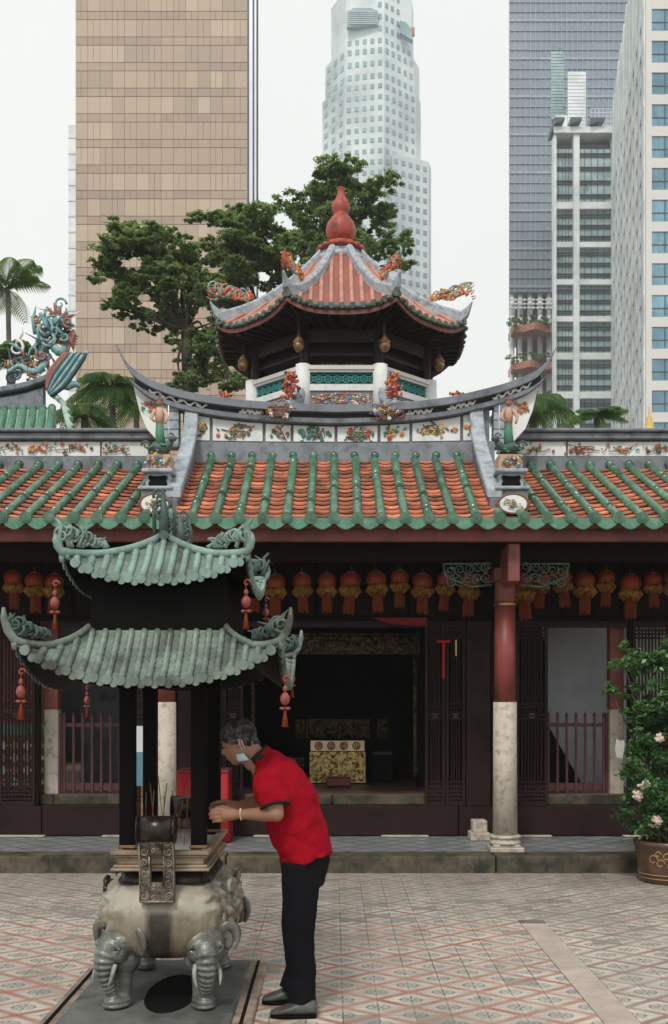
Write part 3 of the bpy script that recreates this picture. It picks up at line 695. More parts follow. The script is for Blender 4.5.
    w.build('warrior_figure', ['fl_green','fl_pink','skin','fl_brown','fl_white'], pd)
# side ridges
for s_ in (-1, 1):
    Y = 11.3; x0 = s_*1.78; x1 = s_*XR; zf = lambda py: at(0,py,Y).z
    w = MB(); w.box(x0,x1,Y-.05,Y+.16,zf(440),zf(433.5)); w.box(x0,x1,Y-.09,Y+.2,zf(433.5)+.002,zf(430)); sr = w.build('side_ridge', 'grey_plaster', T, bevel=.01)
    w = MB(); w.box(x0,x1,Y-.02,Y+.13,zf(472),zf(457)); w.box(x0,x1,Y+.03,Y+.1,zf(457),zf(440)); w.build('ridge_base', 'grey_plaster', sr)
    for i, (a, b) in enumerate(((2.0,2.5),(2.52,3.75),(3.77,5.0),(5.02,6.3))):
        a, b = sorted((s_*a, s_*b)); w = MB(); w.box(a,b,Y+.01,Y+.029,zf(456),zf(441.5)); pn = w.build('white_panel', 'white_plaster', sr, bevel=.004)
        w = MB()
        for j in range(int((b-a)/.4)+1):
            xx = a+.15+j*.4
            if xx < b-.1: flowers(w, (xx, Y, zf(449)), .42, .13, 20, seed=90+i*7+j+s_*3, cols=(1,2,3,7) if j%2 else (7,4,1))
        if w.v: w.build('floral_relief', FL, pn)
w = MB(); q = at(651,428,11.3); w.lathe((q.x,11.36,at(0,430,11.3).z), [(.06,0),(.065,.03),(.04,.045),(.05,.08),(.028,.11),(.034,.14),(.014,.17),(.008,.26),(.002,.28)], 12); w.build('gilt_finial', 'fl_yellow', T)
# ================================================================ octagonal pavilion behind
PX, PY = (341.5-334)*18.4/F, 20.0
V = thing('octagonal_pavilion', (PX, PY, 0), 'octagonal red-tiled pavilion tower with red gourd finial rising behind the grey ridge', 'pavilion')
A8 = [math.radians(-90+22.5+45*k) for k in range(8)]
def octv(a, k, z): r = a/(2*math.sin(PI/8)); return Vector((PX+math.cos(A8[k%8])*r, PY+math.sin(A8[k%8])*r, z))
AE, AT, ZE, ZT, LF = 1.86, .34, 8.25, 9.93, .23
def oct_pt(side, x, v):      # side: between vertex side-1 and side; x lateral offset; v 0 eave .. 1 apex
    a = lerp(AE, AT, v); ap = a/2/math.tan(PI/8); ang = math.radians(-90+45*side); s_ = max(-1, min(1, x/(a/2)))
    nx, ny = math.cos(ang), math.sin(ang); tx, ty = -ny, nx
    z = ZE+(ZT-ZE)*(.60*v+.40*v*v) + LF*abs(s_)**3*(1-v)**2
    return Vector((PX+nx*ap+tx*x, PY+ny*ap+ty*x, z))
pit = .183
pn = MB(); brl = MB(); cpp = MB(); fas = MB()
for sd in range(8):
    pn.smooth = True; n = 12; m_ = 8
    vs = [oct_pt(sd, lerp(-1,1,i/n)*lerp(AE,AT,j/m_)/2, j/m_) for j in range(m_+1) for i in range(n+1)]
    pn.add(vs, [(j*(n+1)+i, j*(n+1)+i+1, (j+1)*(n+1)+i+1, (j+1)*(n+1)+i) for j in range(m_) for i in range(n)])
    cnt = 5
    for k in range(-cnt, cnt+1):
        x = k*pit*.98; vmax = min(1, (AE/2-abs(x)-.02)/((AE-AT)/2)) if abs(x) < AE/2-.03 else 0
        if abs(x) >= AE/2: continue
        vm = max(.04, vmax); pts = [oct_pt(sd, x, vm*t/10)+Vector((0,0,.02)) for t in range(11)]
        brl.tube(pts, .043, 8)
        p0 = oct_pt(sd, x, 0); o_ = (p0-Vector((PX,PY,p0.z))).normalized()*.03
        cpp.tube([p0+o_+Vector((0,0,.02)), p0+Vector((0,0,.02))], .058, 10)
        if k < cnt:
            q0 = oct_pt(sd, x+pit/2, 0); o2 = (q0-Vector((PX,PY,q0.z))).normalized()*.012; cpp.ball(q0+o2+Vector((0,0,-.01)), (.07,.07,.05), 8)
    rings = []
    for i in range(17):
        x = lerp(-1,1,i/16)*AE/2; p = oct_pt(sd, x, 0); q = oct_pt(sd, x*.96, .04)
        rings.append([p+Vector((0,0,-.05)), q+Vector((0,0,-.06)), q+Vector((0,0,-.14)), p+Vector((0,0,-.13))])
    fas.loft(rings, True)
pn.build('roof_tiles', 'pav_tile', V); brl.build('barrel_tiles', 'pav_barrel', V); cpp.build('eave_tile_ends', 'pav_cap', V); fas.build('eave_board', 'beam_red', V)
sf = MB()
for sd in range(8):
    a = [oct_pt(sd, s_*AE/2*.97, .02)+Vector((0,0,-.1)) for s_ in (-1,0,1)]; ang = math.radians(-90+45*sd)
    b = [Vector((PX+(p.x-PX)*.55, PY+(p.y-PY)*.55, ZE-.05)) for p in a]
    sf.add(a+b, [(0,1,4,3),(1,2,5,4)])
    for i in range(9):
        p = oct_pt(sd, lerp(-.9,.9,i/8)*AE/2, .02)+Vector((0,0,-.15)); sf.bar(p, Vector((PX+(p.x-PX)*.6, PY+(p.y-PY)*.6, ZE-.12)), .04, .06)
sf.build('soffit', 'plum_board', V)
for k in range(8):      # hip ridges with upswept tips, curl ornaments and hanging pendants
    u = Vector((math.cos(A8[k]), math.sin(A8[k]), 0))
    line = [oct_pt(k, -0, 1)*0]*0
    for j in range(11):
        v = 1-j/10*.97; a = lerp(AE, AT, v); r = a/(2*math.sin(PI/8)); z = ZE+(ZT-ZE)*(.60*v+.40*v*v)+LF*(1-v)**2
        line.append(Vector((PX,PY,z+.07))+u*r)
    line += [line[-1]+u*.12+Vector((0,0,.09)), line[-1]+u*.2+Vector((0,0,.24))]
    w = MB(); rings = []; sd_ = Vector((-u.y,u.x,0))
    for i, p in enumerate(line):
        wd = .075 if i < len(line)-2 else (.05 if i == len(line)-2 else .02); hh = .11 if i < len(line)-2 else (.09 if i == len(line)-2 else .02)
        rings.append([p-sd_*wd-Vector((0,0,hh)), p+sd_*wd-Vector((0,0,hh)), p+sd_*wd+Vector((0,0,hh*.6)), p+sd_*wd*.4+Vector((0,0,hh)), p-sd_*wd*.4+Vector((0,0,hh)), p-sd_*wd+Vector((0,0,hh*.6))])
    w.loft(rings, True); hr = w.build('hip_ridge', 'pale_plaster', V, bevel=.01)
    w = MB(); q = random.Random(k)
    for i in range(14):
        t = i/13; p = line[7].lerp(line[11], t)+Vector((0,0,.17+.13*t+q.uniform(0,.06)))
        p = p+Vector((0,0,.10*t*t)); w.cur = q.choice((0,0,1,2,3)); spiral(w, p, q.uniform(.06,.11)+.05*t, 1.3, .02, ax=tuple(u), start=q.uniform(0,6), sgn=q.choice((-1,1)), n=5, steps=14)
    for i in range(44):
        t = q.random(); p = line[7].lerp(line[11], t)+Vector((0,0,.12+.16*t+q.uniform(0,.14)))+sd_*q.uniform(-.03,.03)
        w.cur = q.choice((0,1,2,3,0)); w.ball(p, q.uniform(.018,.04), 6)
    for i in range(6): w.cur = 0; p = line[-1]+Vector((0,0,.05+i*.05))-u*.05*i*.3; w.tube([p, p+u*q.uniform(.05,.13)+Vector((0,0,q.uniform(0,.07)))], [.016,.003], 5)
    w.build('curl_ornament', ['fl_orange','fl_red','fl_yellow','dragon_teal'], hr)
    w = MB(); e = octv(AE*.8, k, 0); w.bar(octv(AE*.55,k,ZE-.1), octv(AE*.9,k,ZE+.06), .05,.07); w.bar(e+Vector((0,0,ZE-.34)), e+Vector((0,0,ZE-.02)), .045,.045); w.build('bracket_arm', 'plum_board', V); w = MB()
    w.lathe(e+Vector((0,0,ZE-.62)), [(.02,0),(.07,.03),(.095,.09),(.1,.13),(.06,.15),(.1,.165),(.1,.19),(.05,.2),(.07,.235),(.03,.27),(.03,.3)], 12)
    w.build('hanging_pendant', 'brass', V)
# red base and gourd finial
w = MB(); w.lathe((PX,PY,ZT-.06), [(.48,0),(.52,.06),(.5,.12),(.4,.18),(.42,.22)], 8, rot=PI/8); w.build('finial_collar', 'pale_plaster', V, bevel=.01)
w = MB(); w.lathe((PX,PY,ZT+.15), [(.36,0),(.42,.05),(.44,.09),(.34,.12),(.3,.15),(.33,.18)], 20)
for k in range(16): a = 2*PI*k/16; w.ball((PX+math.cos(a)*.41,PY+math.sin(a)*.41,ZT+.22), (.07,.07,.06), 6)
w.build('finial_base', 'gourd', V)
w = MB(); rings = []
prf = [(r_,.33+(z_-.2)*1.14) for r_, z_ in [(.16,.2),(.26,.26),(.325,.37),(.335,.47),(.29,.58),(.2,.66),(.15,.70),(.17,.74),(.205,.80),(.19,.88),(.13,.96),(.085,1.02),(.075,1.08),(.085,1.13),(.1,1.15),(.06,1.16),(.01,1.165)]]
for r, z in prf: rings.append([Vector((PX+math.cos(2*PI*i/32)*r*.87*(1-.05*abs(math.sin(8*PI*i/32))*(z<.85)), PY+math.sin(2*PI*i/32)*r*.87*(1-.05*abs(math.sin(8*PI*i/32))*(z<.85)), ZT+z)) for i in range(32)])
w.smooth = True; w.loft(rings, True); w.build('gourd_finial', 'gourd', V)
# core: columns, dark walls, little signs
w = MB(); a = 1.18
w.smooth = False; w.loft([[octv(a,k,z) for k in range(8)] for z in (6.4, 8.3)], True); w.build('core_wall', 'dark_wood', V)
for k in range(8):
    w = MB(); w.tube([octv(a*1.1,k,6.9), octv(a*1.1,k,8.3)], .085, 12); w.build('pillar', 'plum_board', V)
    p, q = octv(a*1.03,k-1,0), octv(a*1.03,k,0); w = MB()
    for t0, t1 in ((.16,.47),(.53,.84)):
        for z0, z1 in ((6.95,7.55),):
            pa, pb = p.lerp(q,t0), p.lerp(q,t1); nn = (pa+pb)/2-Vector((PX,PY,0)); nn.z=0; nn.normalize(); nn *= .03
            w.add([pa+Vector((0,0,z0))+nn, pb+Vector((0,0,z0))+nn, pb+Vector((0,0,z1))+nn, pa+Vector((0,0,z1))+nn, pa+Vector((0,0,z0)), pb+Vector((0,0,z0)), pb+Vector((0,0,z1)), pa+Vector((0,0,z1))], [(0,1,2,3),(0,4,5,1),(1,5,6,2),(2,6,7,3),(3,7,4,0)])
    w.build('door_leaf', 'lattice_wood', V)
    w = MB(); w.bar(octv(a*1.1,k-1,7.98), octv(a*1.1,k,7.98), .05, .22); w.bar(octv(a*1.1,k-1,7.66), octv(a*1.1,k,7.66), .04, .05); w.build('lintel', 'plum_board', V)
    w = MB(); nn = ((p+q)/2-Vector((PX,PY,0))).normalized()*.042; w.bar(p.lerp(q,.2)+nn+Vector((0,0,7.48)), p.lerp(q,.8)+nn+Vector((0,0,7.48)), .01, .012)
    for t in (.24,.3,.36,.42,.58,.64,.7,.76):
        b_ = p.lerp(q,t); nn = b_-Vector((PX,PY,0)); nn.normalize(); w.ball(b_+nn*.045+Vector((0,0,7.48)), (.025,.02,.03), 5)
    w.build('gilt_carving', 'fl_yellow', V)
# balustrade
a = 1.348
for k in range(8):
    w = MB(); p = octv(a,k,0); w.lathe((p.x,p.y,6.55), [(.135,0),(.135,.91)], 8, rot=PI/8); w.build('balustrade_post', 'white_plaster', V)
    p0, p1 = octv(a,k-1,0), octv(a,k,0); Z = lambda z: Vector((0,0,z))
    w = MB(); w.bar(p0+Z(7.40), p1+Z(7.40), .17, .07); w.build('top_rail', 'cream_band', V)
    w = MB(); w.bar(p0+Z(7.055), p1+Z(7.055), .12, .11); w.bar(p0+Z(7.345), p1+Z(7.345), .10, .04); w.build('bottom_rail', 'white_plaster', V)
    dd = (p1-p0); L = dd.length; dd.normalize(); w = MB()
    nn = ((p0+p1)/2-Vector((PX,PY,0))).normalized()
    for i in range(7):
        cpt = p0+dd*(.2+(L-.4)*i/6); 
        for rr in (.09,.045):
            pts = [cpt+dd*math.cos(2*PI*j/12)*rr+Z(7.215+math.sin(2*PI*j/12)*rr) for j in range(13)]; w.tube(pts, .012, 5, cap=False)
        w.bar(cpt-dd*.09+Z(7.13), cpt+dd*.09+Z(7.30), .02,.02); w.bar(cpt+dd*.09+Z(7.13), cpt-dd*.09+Z(7.30), .02,.02)
    w.build('lattice_panel', 'teal', V)
    w = MB(); w.bar(p0+Z(7.21)-nn*.04, p1+Z(7.21)-nn*.04, .02, .24); w.build('dark_backing', 'black_wood', V)
    w = MB(); w.bar(p0+Z(6.86), p1+Z(6.86), .07, .27); bp = w.build('base_panel', 'grey_plaster', V)
    w = MB(); q = random.Random(k+50)
    for i in range(130):
        cpt = p0+dd*q.uniform(.18,L-.18)+nn*.04+Z(6.86+q.uniform(-.09,.09)); w.cur = q.choice((0,1,2,3,5,6,7,6,2)); w.ball(cpt, (q.uniform(.015,.04),.018,q.uniform(.01,.02)), 5)
    w.build('painted_relief', FL, bp)
    # grey shoulder + corner ornament
    e0, e1, e2, e3 = octv(a*1.02,k,7.02), octv(a*1.1,k,6.83), octv(a*1.25,k,6.66), octv(a*1.42,k,6.55); w = MB(); w.tube(smooth_path([e0,e1,e2,e3],4), .09, 8); w.build('shoulder_ridge', 'pale_plaster', V)
    w = MB(); u = Vector((math.cos(A8[k]), math.sin(A8[k]), 0))
    for i in range(90):
        t = q.random(); p = octv(a*1.3,k,6.76)+u*q.uniform(-.13,.13)+Vector((-u.y,u.x,0))*q.uniform(-.16,.16)*(1-t*.5)+Z(t*.42); w.cur = q.choice((1,1,7,3,1,5,4,2)); w.ball(p, q.uniform(.016,.034), 6)
    for i in range(9): w.cur = q.choice((1,7)); spiral(w, octv(a*1.3,k,6.85)+Z(q.uniform(0,.3)), .1, 1.2, .022, ax=(-u.y,u.x,0), start=q.uniform(0,6))
    w.build('corner_ornament', FL, V)
w = MB(); w.smooth = False
w.loft([[octv(b_,k,z) for k in range(8)] for b_, z in ((a*.99,6.98),(a*.98,6.72),(a*1.02,6.70),(a*1.5,6.42),(a*1.5,6.3),(a*1.0,6.2),(a*1.0,0))], True); w.build('tower_base', 'grey_plaster', V)
w = MB(); w.cur = 0
for k in range(8):
    p0, p1 = octv(a*1.2,k-1,6.6), octv(a*1.2,k,6.6); q0, q1 = octv(a*1.52,k-1,6.44), octv(a*1.52,k,6.44)
    for i in range(1,9):
        w.tube([p0.lerp(p1,i/9)+Vector((0,0,.03)), q0.lerp(q1,i/9)+Vector((0,0,.03))], .055, 8)
w.build('skirt_tiles', 'pav_tile', V)

# ================================================================ neighbouring roof with dragons, far left
Y = 16.0
N = thing('dragon_roof', (at(0,700,Y).x-2, Y, 0), 'neighbouring roof end with grey curved ridge and green tiles, far left behind the hall', 'roof')
rp = [(-140,402),(-60,396),(0,389),(25,384.5),(48,377),(60,368)]
w = MB(); rings = []
for x in range(-140, 61, 8): y = interp(rp, x); a = at(x,y,Y); b = at(x,y+6,Y); rings.append([(a.x,Y-.12,a.z),(b.x,Y-.12,b.z),(b.x,Y+.2,b.z),(a.x,Y+.2,a.z)])
w.loft(rings); w.build('ridge_cap', 'grey_plaster', N, bevel=.015)
w = MB(); rings = []
for x in range(-140, 53, 8): y = interp(rp, x); a = at(x,y+6,Y); b = at(x,y+10,Y); rings.append([(a.x,Y,a.z),(b.x,Y,b.z),(b.x,Y+.1,b.z),(a.x,Y+.1,a.z)])
w.loft(rings); w.build('ridge_recess', 'dark_plaster', N)
w = MB(); rings = []
for x in range(-140, 50, 8): y = interp(rp, x); a = at(x,y+10,Y); b = at(x,420,Y); rings.append([(a.x,Y-.05,a.z),(b.x,Y-.05,b.z),(b.x,Y+.1,b.z),(a.x,Y+.1,a.z)])
w.loft(rings); w.build('ridge_wall', 'grey_plaster', N)
w = MB()
z_at = lambda px,py,YY: at(px,py,YY)
for i in range(22):
    xr = 52-i*9.5; a = at(xr, 408+abs(i-0)*.3, Y-.05); b = Vector((a.x+.28*(1 if i<7 else .4), Y-1.5, a.z-.95)); pts = smooth_path([a, (a+b)/2+Vector((.03,0,.03)), b], 5)
    w.tube(pts, .055, 8); w.ball(a, .065, 8)
w.build('barrel_tiles', 'green_drip', N)
w = MB(); a = at(-150,409,Y-.05); b = at(54,407,Y-.05); w.add([a+Vector((0,0,-.03)),b+Vector((0,0,-.03)),b+Vector((.3,-1.45,-.98)),a+Vector((.1,-1.45,-.98))], [(0,3,2,1)]); w.box(a.x, b.x, Y-.02, Y+.08, 0, b.z); w.build('roof_deck', 'pale_green', N)
w = MB(); a = at(56,408,Y-.05); w.add([a+Vector((0,.3,-.1)),a+Vector((.33,-1.4,-1.0)),a+Vector((.33,-1.4,-1.6)),a+Vector((0,.3,-1.6))],[(0,1,2,3)]); w.build('gable_wall', 'white_plaster', N)
w = MB(); rings = smooth_path([at(50,392,Y), at(62,402,Y-.2), at(66,415,Y-.7), at(70,430,Y-1.2)],4); w.tube(rings, .04, 8)
for p_ in rings[::2]: w.tube([p_, p_+Vector((.1,-.12,-.1))], .045, 8)
w.build('gable_ridge', 'pale_green', N)
D = thing('dragon_figure', tuple(at(45,378,Y)), 'blue green ceramic dragon with rust coloured crest on the grey ridge, far left', 'figurine')
w = MB(); w.cur = 0
Q = lambda x,y,d=0: at(x,y,Y+d)
body = smooth_path([Q(8,372),Q(20,366),Q(32,372,-.05),Q(44,366),Q(42,352,.05),Q(50,344),Q(60,352,-.05),Q(66,344),Q(60,332,.05),Q(50,330),Q(44,320),Q(40,313)],6)
n = len(body); w.tube(body, [(.025+.042*math.sin(PI*min(1,i/n*1.15)))*(1+.18*(i%2)) for i in range(n)], 10)
w.build('body', 'dragon_teal', D)
w = MB()
for i in range(0,n-1,2):
    p = body[i]; t_ = (body[i+1]-body[i]).normalized(); u = Vector((-t_.z,0,t_.x)); w.cur = i//2%2; w.tube([p+u*.07, p+u*.16+t_*.05], [.035,.005], 5)
w.build('spines', ['dragon_rust','fl_yellow'], D)
w = MB(); w.cur = 0; h = Q(58,322); w.ball(h, (.11,.09,.08), 10); w.tube([h, Q(65,325), Q(69,323), Q(74,326)], [.07,.05,.04,.02], 8)
w.cur = 1; 
for dx, dy in ((-8,-12),(-3,-15),(2,-13),(7,-8),(12,-6)): w.tube([h+Vector((dx*.004,0,.05)), Q(58+dx,322+dy), Q(58+dx*1.4,322+dy*1.3)], [.04,.025,.005], 6)
w.cur = 0; spiral(w, Q(60,304), .1, 1.2, .02)
w.cur = 2; w.ball(h+Vector((.03,-.1,.03)), .03, 6)
for dx in range(6): w.cur = 1; w.tube([Q(68+dx,335-dx), Q(72+dx*.5,345-dx*2), Q(74+dx,352-dx*3,-.05)], [.03,.025,.004], 5)
w.build('head', ['dragon_teal','dragon_rust','fl_white'], D)
w = MB(); q = random.Random(4)
for i in range(80):
    w.cur = q.choice((0,0,1,2,3,3)); yy_ = q.uniform(318,380); p = Q(q.uniform(12 if yy_>345 else 36,72), yy_, q.uniform(-.14,.1))
    if i % 2: spiral(w, p, q.uniform(.06,.14), 1.2, .025, start=q.uniform(0,6), sgn=q.choice((1,-1)), n=5, steps=12)
    else: w.tube([p, p+Vector((q.uniform(-.15,.15),0,q.uniform(.05,.2))), p+Vector((q.uniform(-.25,.25),0,q.uniform(.1,.3)))], [.025,.02,.004], 6)
for x,y in ((40,330),(44,338),(38,345),(50,322),(35,320)): w.cur = 0; w.tube([Q(x,y+14),Q(x-2,y),Q(x+1,y-14)], [.03,.03,.008], 6)
w.build('clouds_and_claws', ['dragon_teal','fl_white','dragon_rust','dragon_dark'], D)
B = thing('phoenix_tail', tuple(at(50,392,Y-.1)), 'striped teal and rust feathered tail sweeping up at the ridge end, beside the dragon', 'figurine')
w = MB()
for i in range(9):
    t = i/8; a = Q(50-3*t,396-6*t,-.15); m1 = Q(lerp(66,50,t),lerp(384,372,t),-.16); e = Q(lerp(87,66,t), lerp(353,352,t),-.12); w.cur = 1 if i in (8,7) else (0 if i%2 else 2)
    w.tube(smooth_path([a,m1,e],5), [.02]+[.033]*9+[.008], 7)
w.build('feathers', ['dragon_teal','dragon_rust','dragon_dark'], B)
w = MB(); w.tube([Q(58,385,-.1),Q(68,386,-.1),Q(76,384,-.1),Q(80,387,-.1)], [.05,.07,.05,.02], 8); w.tube([Q(76,386,-.1),Q(85,354,-.12)],[.004,.004],5); w.ball(Q(85,353,-.12), (.06,.04,.035), 8); w.build('beak', 'dragon_teal', B)

# ================================================================ trees and palms
def leaves(name, cl, n, size, m, parent, seed, flat=.45, aspect=.5, loc=None, hang=.3):
    q = np.random.default_rng(seed); W = np.array([c_[1][0]*c_[1][1]*c_[1][2] for c_ in cl])**.67; W = W/W.sum(); V_ = []
    for (c0, r), wt in zip(cl, W):
        k = int(n*wt); ns = max(5, int(k/42)); d = q.normal(size=(ns,3)); d /= np.linalg.norm(d,axis=1)[:,None]
        d[:,2] = d[:,2]*.9+.12; sp = np.array(c0)+d*np.array(r)*(q.uniform(.3,1.3,size=(ns,1))**.7)
        idx = q.integers(0, ns, k); sr = np.mean(r)*q.uniform(.13,.34,size=ns)[idx][:,None]
        P = sp[idx]+q.normal(size=(k,3))*sr*np.array([.62,.62,.62*flat])
        nrm = q.normal(size=(k,3))*.55+np.array([0,0,1]); nrm /= np.linalg.norm(nrm,axis=1)[:,None]
        a = q.normal(size=(k,3)); a -= nrm*(a*nrm).sum(1)[:,None]; a /= np.linalg.norm(a,axis=1)[:,None]; b = np.cross(nrm,a)
        s_ = size*q.uniform(.6,1.3,size=(k,1)); a *= s_; b *= s_*aspect
        V_.append(np.stack([P-a, P-a*.1-b, P+a, P-a*.1+b], 1).reshape(-1,3))
    V_ = np.concatenate(V_); nf = len(V_)//4
    o = Vector(parent['_o']) if parent is not None else Vector(loc)
    me = bpy.data.meshes.new(name); me.vertices.add(len(V_)); me.vertices.foreach_set('co', (V_-np.array(o)).ravel())
    me.loops.add(nf*4); me.loops.foreach_set('vertex_index', np.arange(nf*4)); me.polygons.add(nf)
    me.polygons.foreach_set('loop_start', np.arange(nf)*4); me.polygons.foreach_set('loop_total', np.full(nf,4)); me.update(); me.validate()
    me.materials.append(M[m]); ob = bpy.data.objects.new(name, me); C.objects.link(ob)
    ob.parent = parent; ob['_o'] = tuple(o); return ob
def tree(base, Y, clumps, n, size, m, seed, label, fork, tr=.22, depth=.8):
    b = at(base[0], base[1], Y); b.z = 0; T_ = thing('rain_tree', tuple(b), label, 'tree', None)
    sc_ = Y/F; q = random.Random(seed); cl = []
    fk = at(fork[0], fork[1], Y)
    w = MB(); w.tube(smooth_path([b, b.lerp(fk,.5)+Vector((.15,0,0)), fk],6), [tr*(1.25-.045*i*.9) for i in range(13)], 10)
    for x, y, rx, ry in clumps:
        for _ in range(4):
            a_ = q.uniform(0,2*PI); e_ = q.uniform(.35,.95); fs = q.uniform(.45,.75)
            cl.append((tuple(at(x+math.cos(a_)*rx*e_, y+math.sin(a_)*ry*e_, Y)+Vector((0,q.uniform(-1,1)*depth,0))), (rx*sc_*fs, max(rx,ry)*sc_*fs, ry*sc_*fs*.8)))
        dy = q.uniform(-1,1)*depth; c0 = at(x,y,Y)+Vector((0,dy,0)); cl.append((tuple(c0), (rx*sc_*.55, max(rx,ry)*sc_*.5, ry*sc_*.55)))
        mid = fk.lerp(c0,.5)+Vector((q.uniform(-.3,.3),q.uniform(-.2,.2),q.uniform(-.2,.5))); pts = smooth_path([fk, mid, c0+Vector((0,0,ry*sc_*.3))],6)
        w.tube(pts, [tr*.3*(1-i/14) for i in range(13)], 7)
        for j in range(5):
            e = c0+Vector((q.uniform(-1,1)*rx*sc_*.8, q.uniform(-1,1)*rx*sc_*.5, q.uniform(-.4,.9)*ry*sc_)); w.tube([c0.lerp(mid,.3), c0.lerp(e,.5)+Vector((0,0,.06)), e], [tr*.11,tr*.07,tr*.02], 5)
    w.build('trunk', 'tree_bark', T_); leaves('crown', cl, n, size, m, T_, seed)
    return T_
tree((185,430), 26, [(124,236,24,17),(150,232,22,14),(108,262,12,14),(128,268,26,16),(118,298,20,16),(108,310,11,9),(150,262,22,18),(172,248,18,14),(160,292,18,14),(190,278,13,16),(165,312,14,10),(188,325,14,14),(205,345,20,16),(225,330,16,15),(232,362,16,18),(205,375,20,17),(185,392,16,13),(230,392,18,12),(180,352,9,8),(150,322,8,7),(185,300,16,12),(212,292,14,12),(170,275,16,12),(140,280,16,12),(135,312,12,8),(196,262,16,12)],
     72000, .06, 'leaf_a', 1, 'broad tree in front of the tan tower, its leafy limbs reaching lowest and farthest left', (186,330), .17)
tree((300,430), 30, [(208,232,16,12),(232,224,18,14),(255,238,22,18),(225,252,24,16),(262,262,26,16),(240,276,26,12),(285,272,22,12),(205,268,14,14),(280,250,16,12),(300,290,26,14),(210,300,12,12),(225,310,14,12),(240,300,14,10)],
     60000, .065, 'leaf_b', 2, 'lighter green tree between the tan tower and the pavilion roof', (262,320), .2)
tree((330,430), 34, [(322,190,26,20),(300,205,18,16),(345,182,22,14),(372,195,22,14),(385,212,14,12),(310,228,26,16),(298,245,14,12),(345,215,30,18),(365,235,22,14),(390,245,16,10),(400,262,12,7),(330,245,30,14),(355,258,24,12)],
     58000, .07, 'leaf_b', 3, 'tall tree crowning up behind the red gourd finial', (335,290), .22)
def palm(crown, Y, n, L, droop, seed, label, base_x=None, up=.5, leafw=.065):
    c0 = at(crown[0], crown[1], Y); b = at(base_x or crown[0], 700, Y); b.z = 0; T_ = thing('palm_tree', tuple(b), label, 'palm'); q = random.Random(seed)
    w = MB(); pts = smooth_path([b, b.lerp(c0,.5)+Vector((.08,0,0)), c0],8); rr = [.1*(1.2-.03*i)+.006*(i%2) for i in range(len(pts))]; w.tube(pts, rr, 10); w.build('trunk', 'palm_bark', T_)
    for i in range(n):
        a = 2*PI*i/n+q.uniform(-.3,.3); e = up*q.uniform(.2,1.5); Lh = L*q.uniform(.8,1.1); d_ = Vector((math.cos(a), math.sin(a), 0)); pts = []
        for j in range(13):
            t = j/12; pts.append(c0+d_*Lh*(t*.95)*math.cos(min(1.2,e)*.7)+Vector((0,0, Lh*(math.sin(e*.9)*t-droop*t*t))))
        w = MB(); w.tube(pts, [.022*(1-.8*j/12) for j in range(13)], 5)
        for j in range(17):
            t = .1+.9*j/17; k = t*12; i0 = min(11,int(k)); p = pts[i0].lerp(pts[i0+1], k-i0); tg = (pts[i0+1]-pts[i0]).normalized(); sd = tg.cross(Vector((0,0,1))).normalized()
            ll = Lh*.34*math.sin(PI*min(1,t*.85+.13))+.03
            for s_ in (-1,1):
                dl = (sd*s_*.75+tg*.55+Vector((0,0,-.12))).normalized(); m1 = p+dl*ll*.5; e1 = p+dl*ll*.9+Vector((0,0,-ll*.38)); wv = tg*leafw*.5
                w.add([p-wv*.4,p+wv*.4,m1+wv,m1-wv,e1], [(0,1,2,3),(3,2,4)])
        w.build('frond', 'leaf_palm', T_)
palm((8,290), 34, 19, 1.75, .5, 1, 'slim palm with drooping fronds at the far left against the white sky', 9, up=.9)
palm((12,352), 30, 16, 1.1, .6, 2, 'low palm behind the dragon ridge at the far left', 14)
palm((112,392), 26, 26, 1.45, .8, 3, 'full palm just left of the upswept ridge tip, below the tan tower', 114, up=.75)
palm((84,410), 24, 16, 1.05, .75, 4, 'smaller palm between the dragon roof and the full palm', 86)
palm((136,404), 29, 11, 1.0, .8, 5, 'palm tucked behind the left tip of the curved ridge', 138)
palm((532,405), 24, 24, 1.2, .7, 6, 'bushy palm right of the curved ridge, before the white framed building', 531, up=.8)
palm((597,416), 30, 16, .95, .45, 7, 'short fan of palm fronds rising above the right side ridge', 597, up=.7)

# ================================================================ far buildings
def wedge(mb, x0, x1, y0, y1, z0, z1):
    """block with a trapezoid plan, the flanks splayed away from the street"""
    k = (y1/y0)
    bx0 = x0*k+.05 if x0 > 0 else x0; bx1 = x1*k-.05 if x1 < 0 else x1
    if bx1 < bx0+.2: bx0, bx1 = (bx0, bx0+.2) if x0 > 0 else (bx1-.2, bx1)
    mb.add([(x0,y0,z0),(x1,y0,z0),(bx1,y1,z0),(bx0,y1,z0),(x0,y0,z1),(x1,y0,z1),(bx1,y1,z1),(bx0,y1,z1)], [(0,3,2,1),(4,5,6,7),(0,1,5,4),(1,2,6,5),(2,3,7,6),(3,0,4,7)])
def windows(par, rects, fn, m, name='window'):
    """rects: list of (area, payload); the 100 largest are parts, the rest one part"""
    rects = sorted(rects, key=lambda r: -r[0]); 
    for r in rects[:100]: w = MB(); fn(w, r[1]); w.build(name, m, par)
    if len(rects) > 100:
        w = MB(); [fn(w, r[1]) for r in rects[100:]]; o = w.build(name, m, par); o['kind'] = 'stuff'
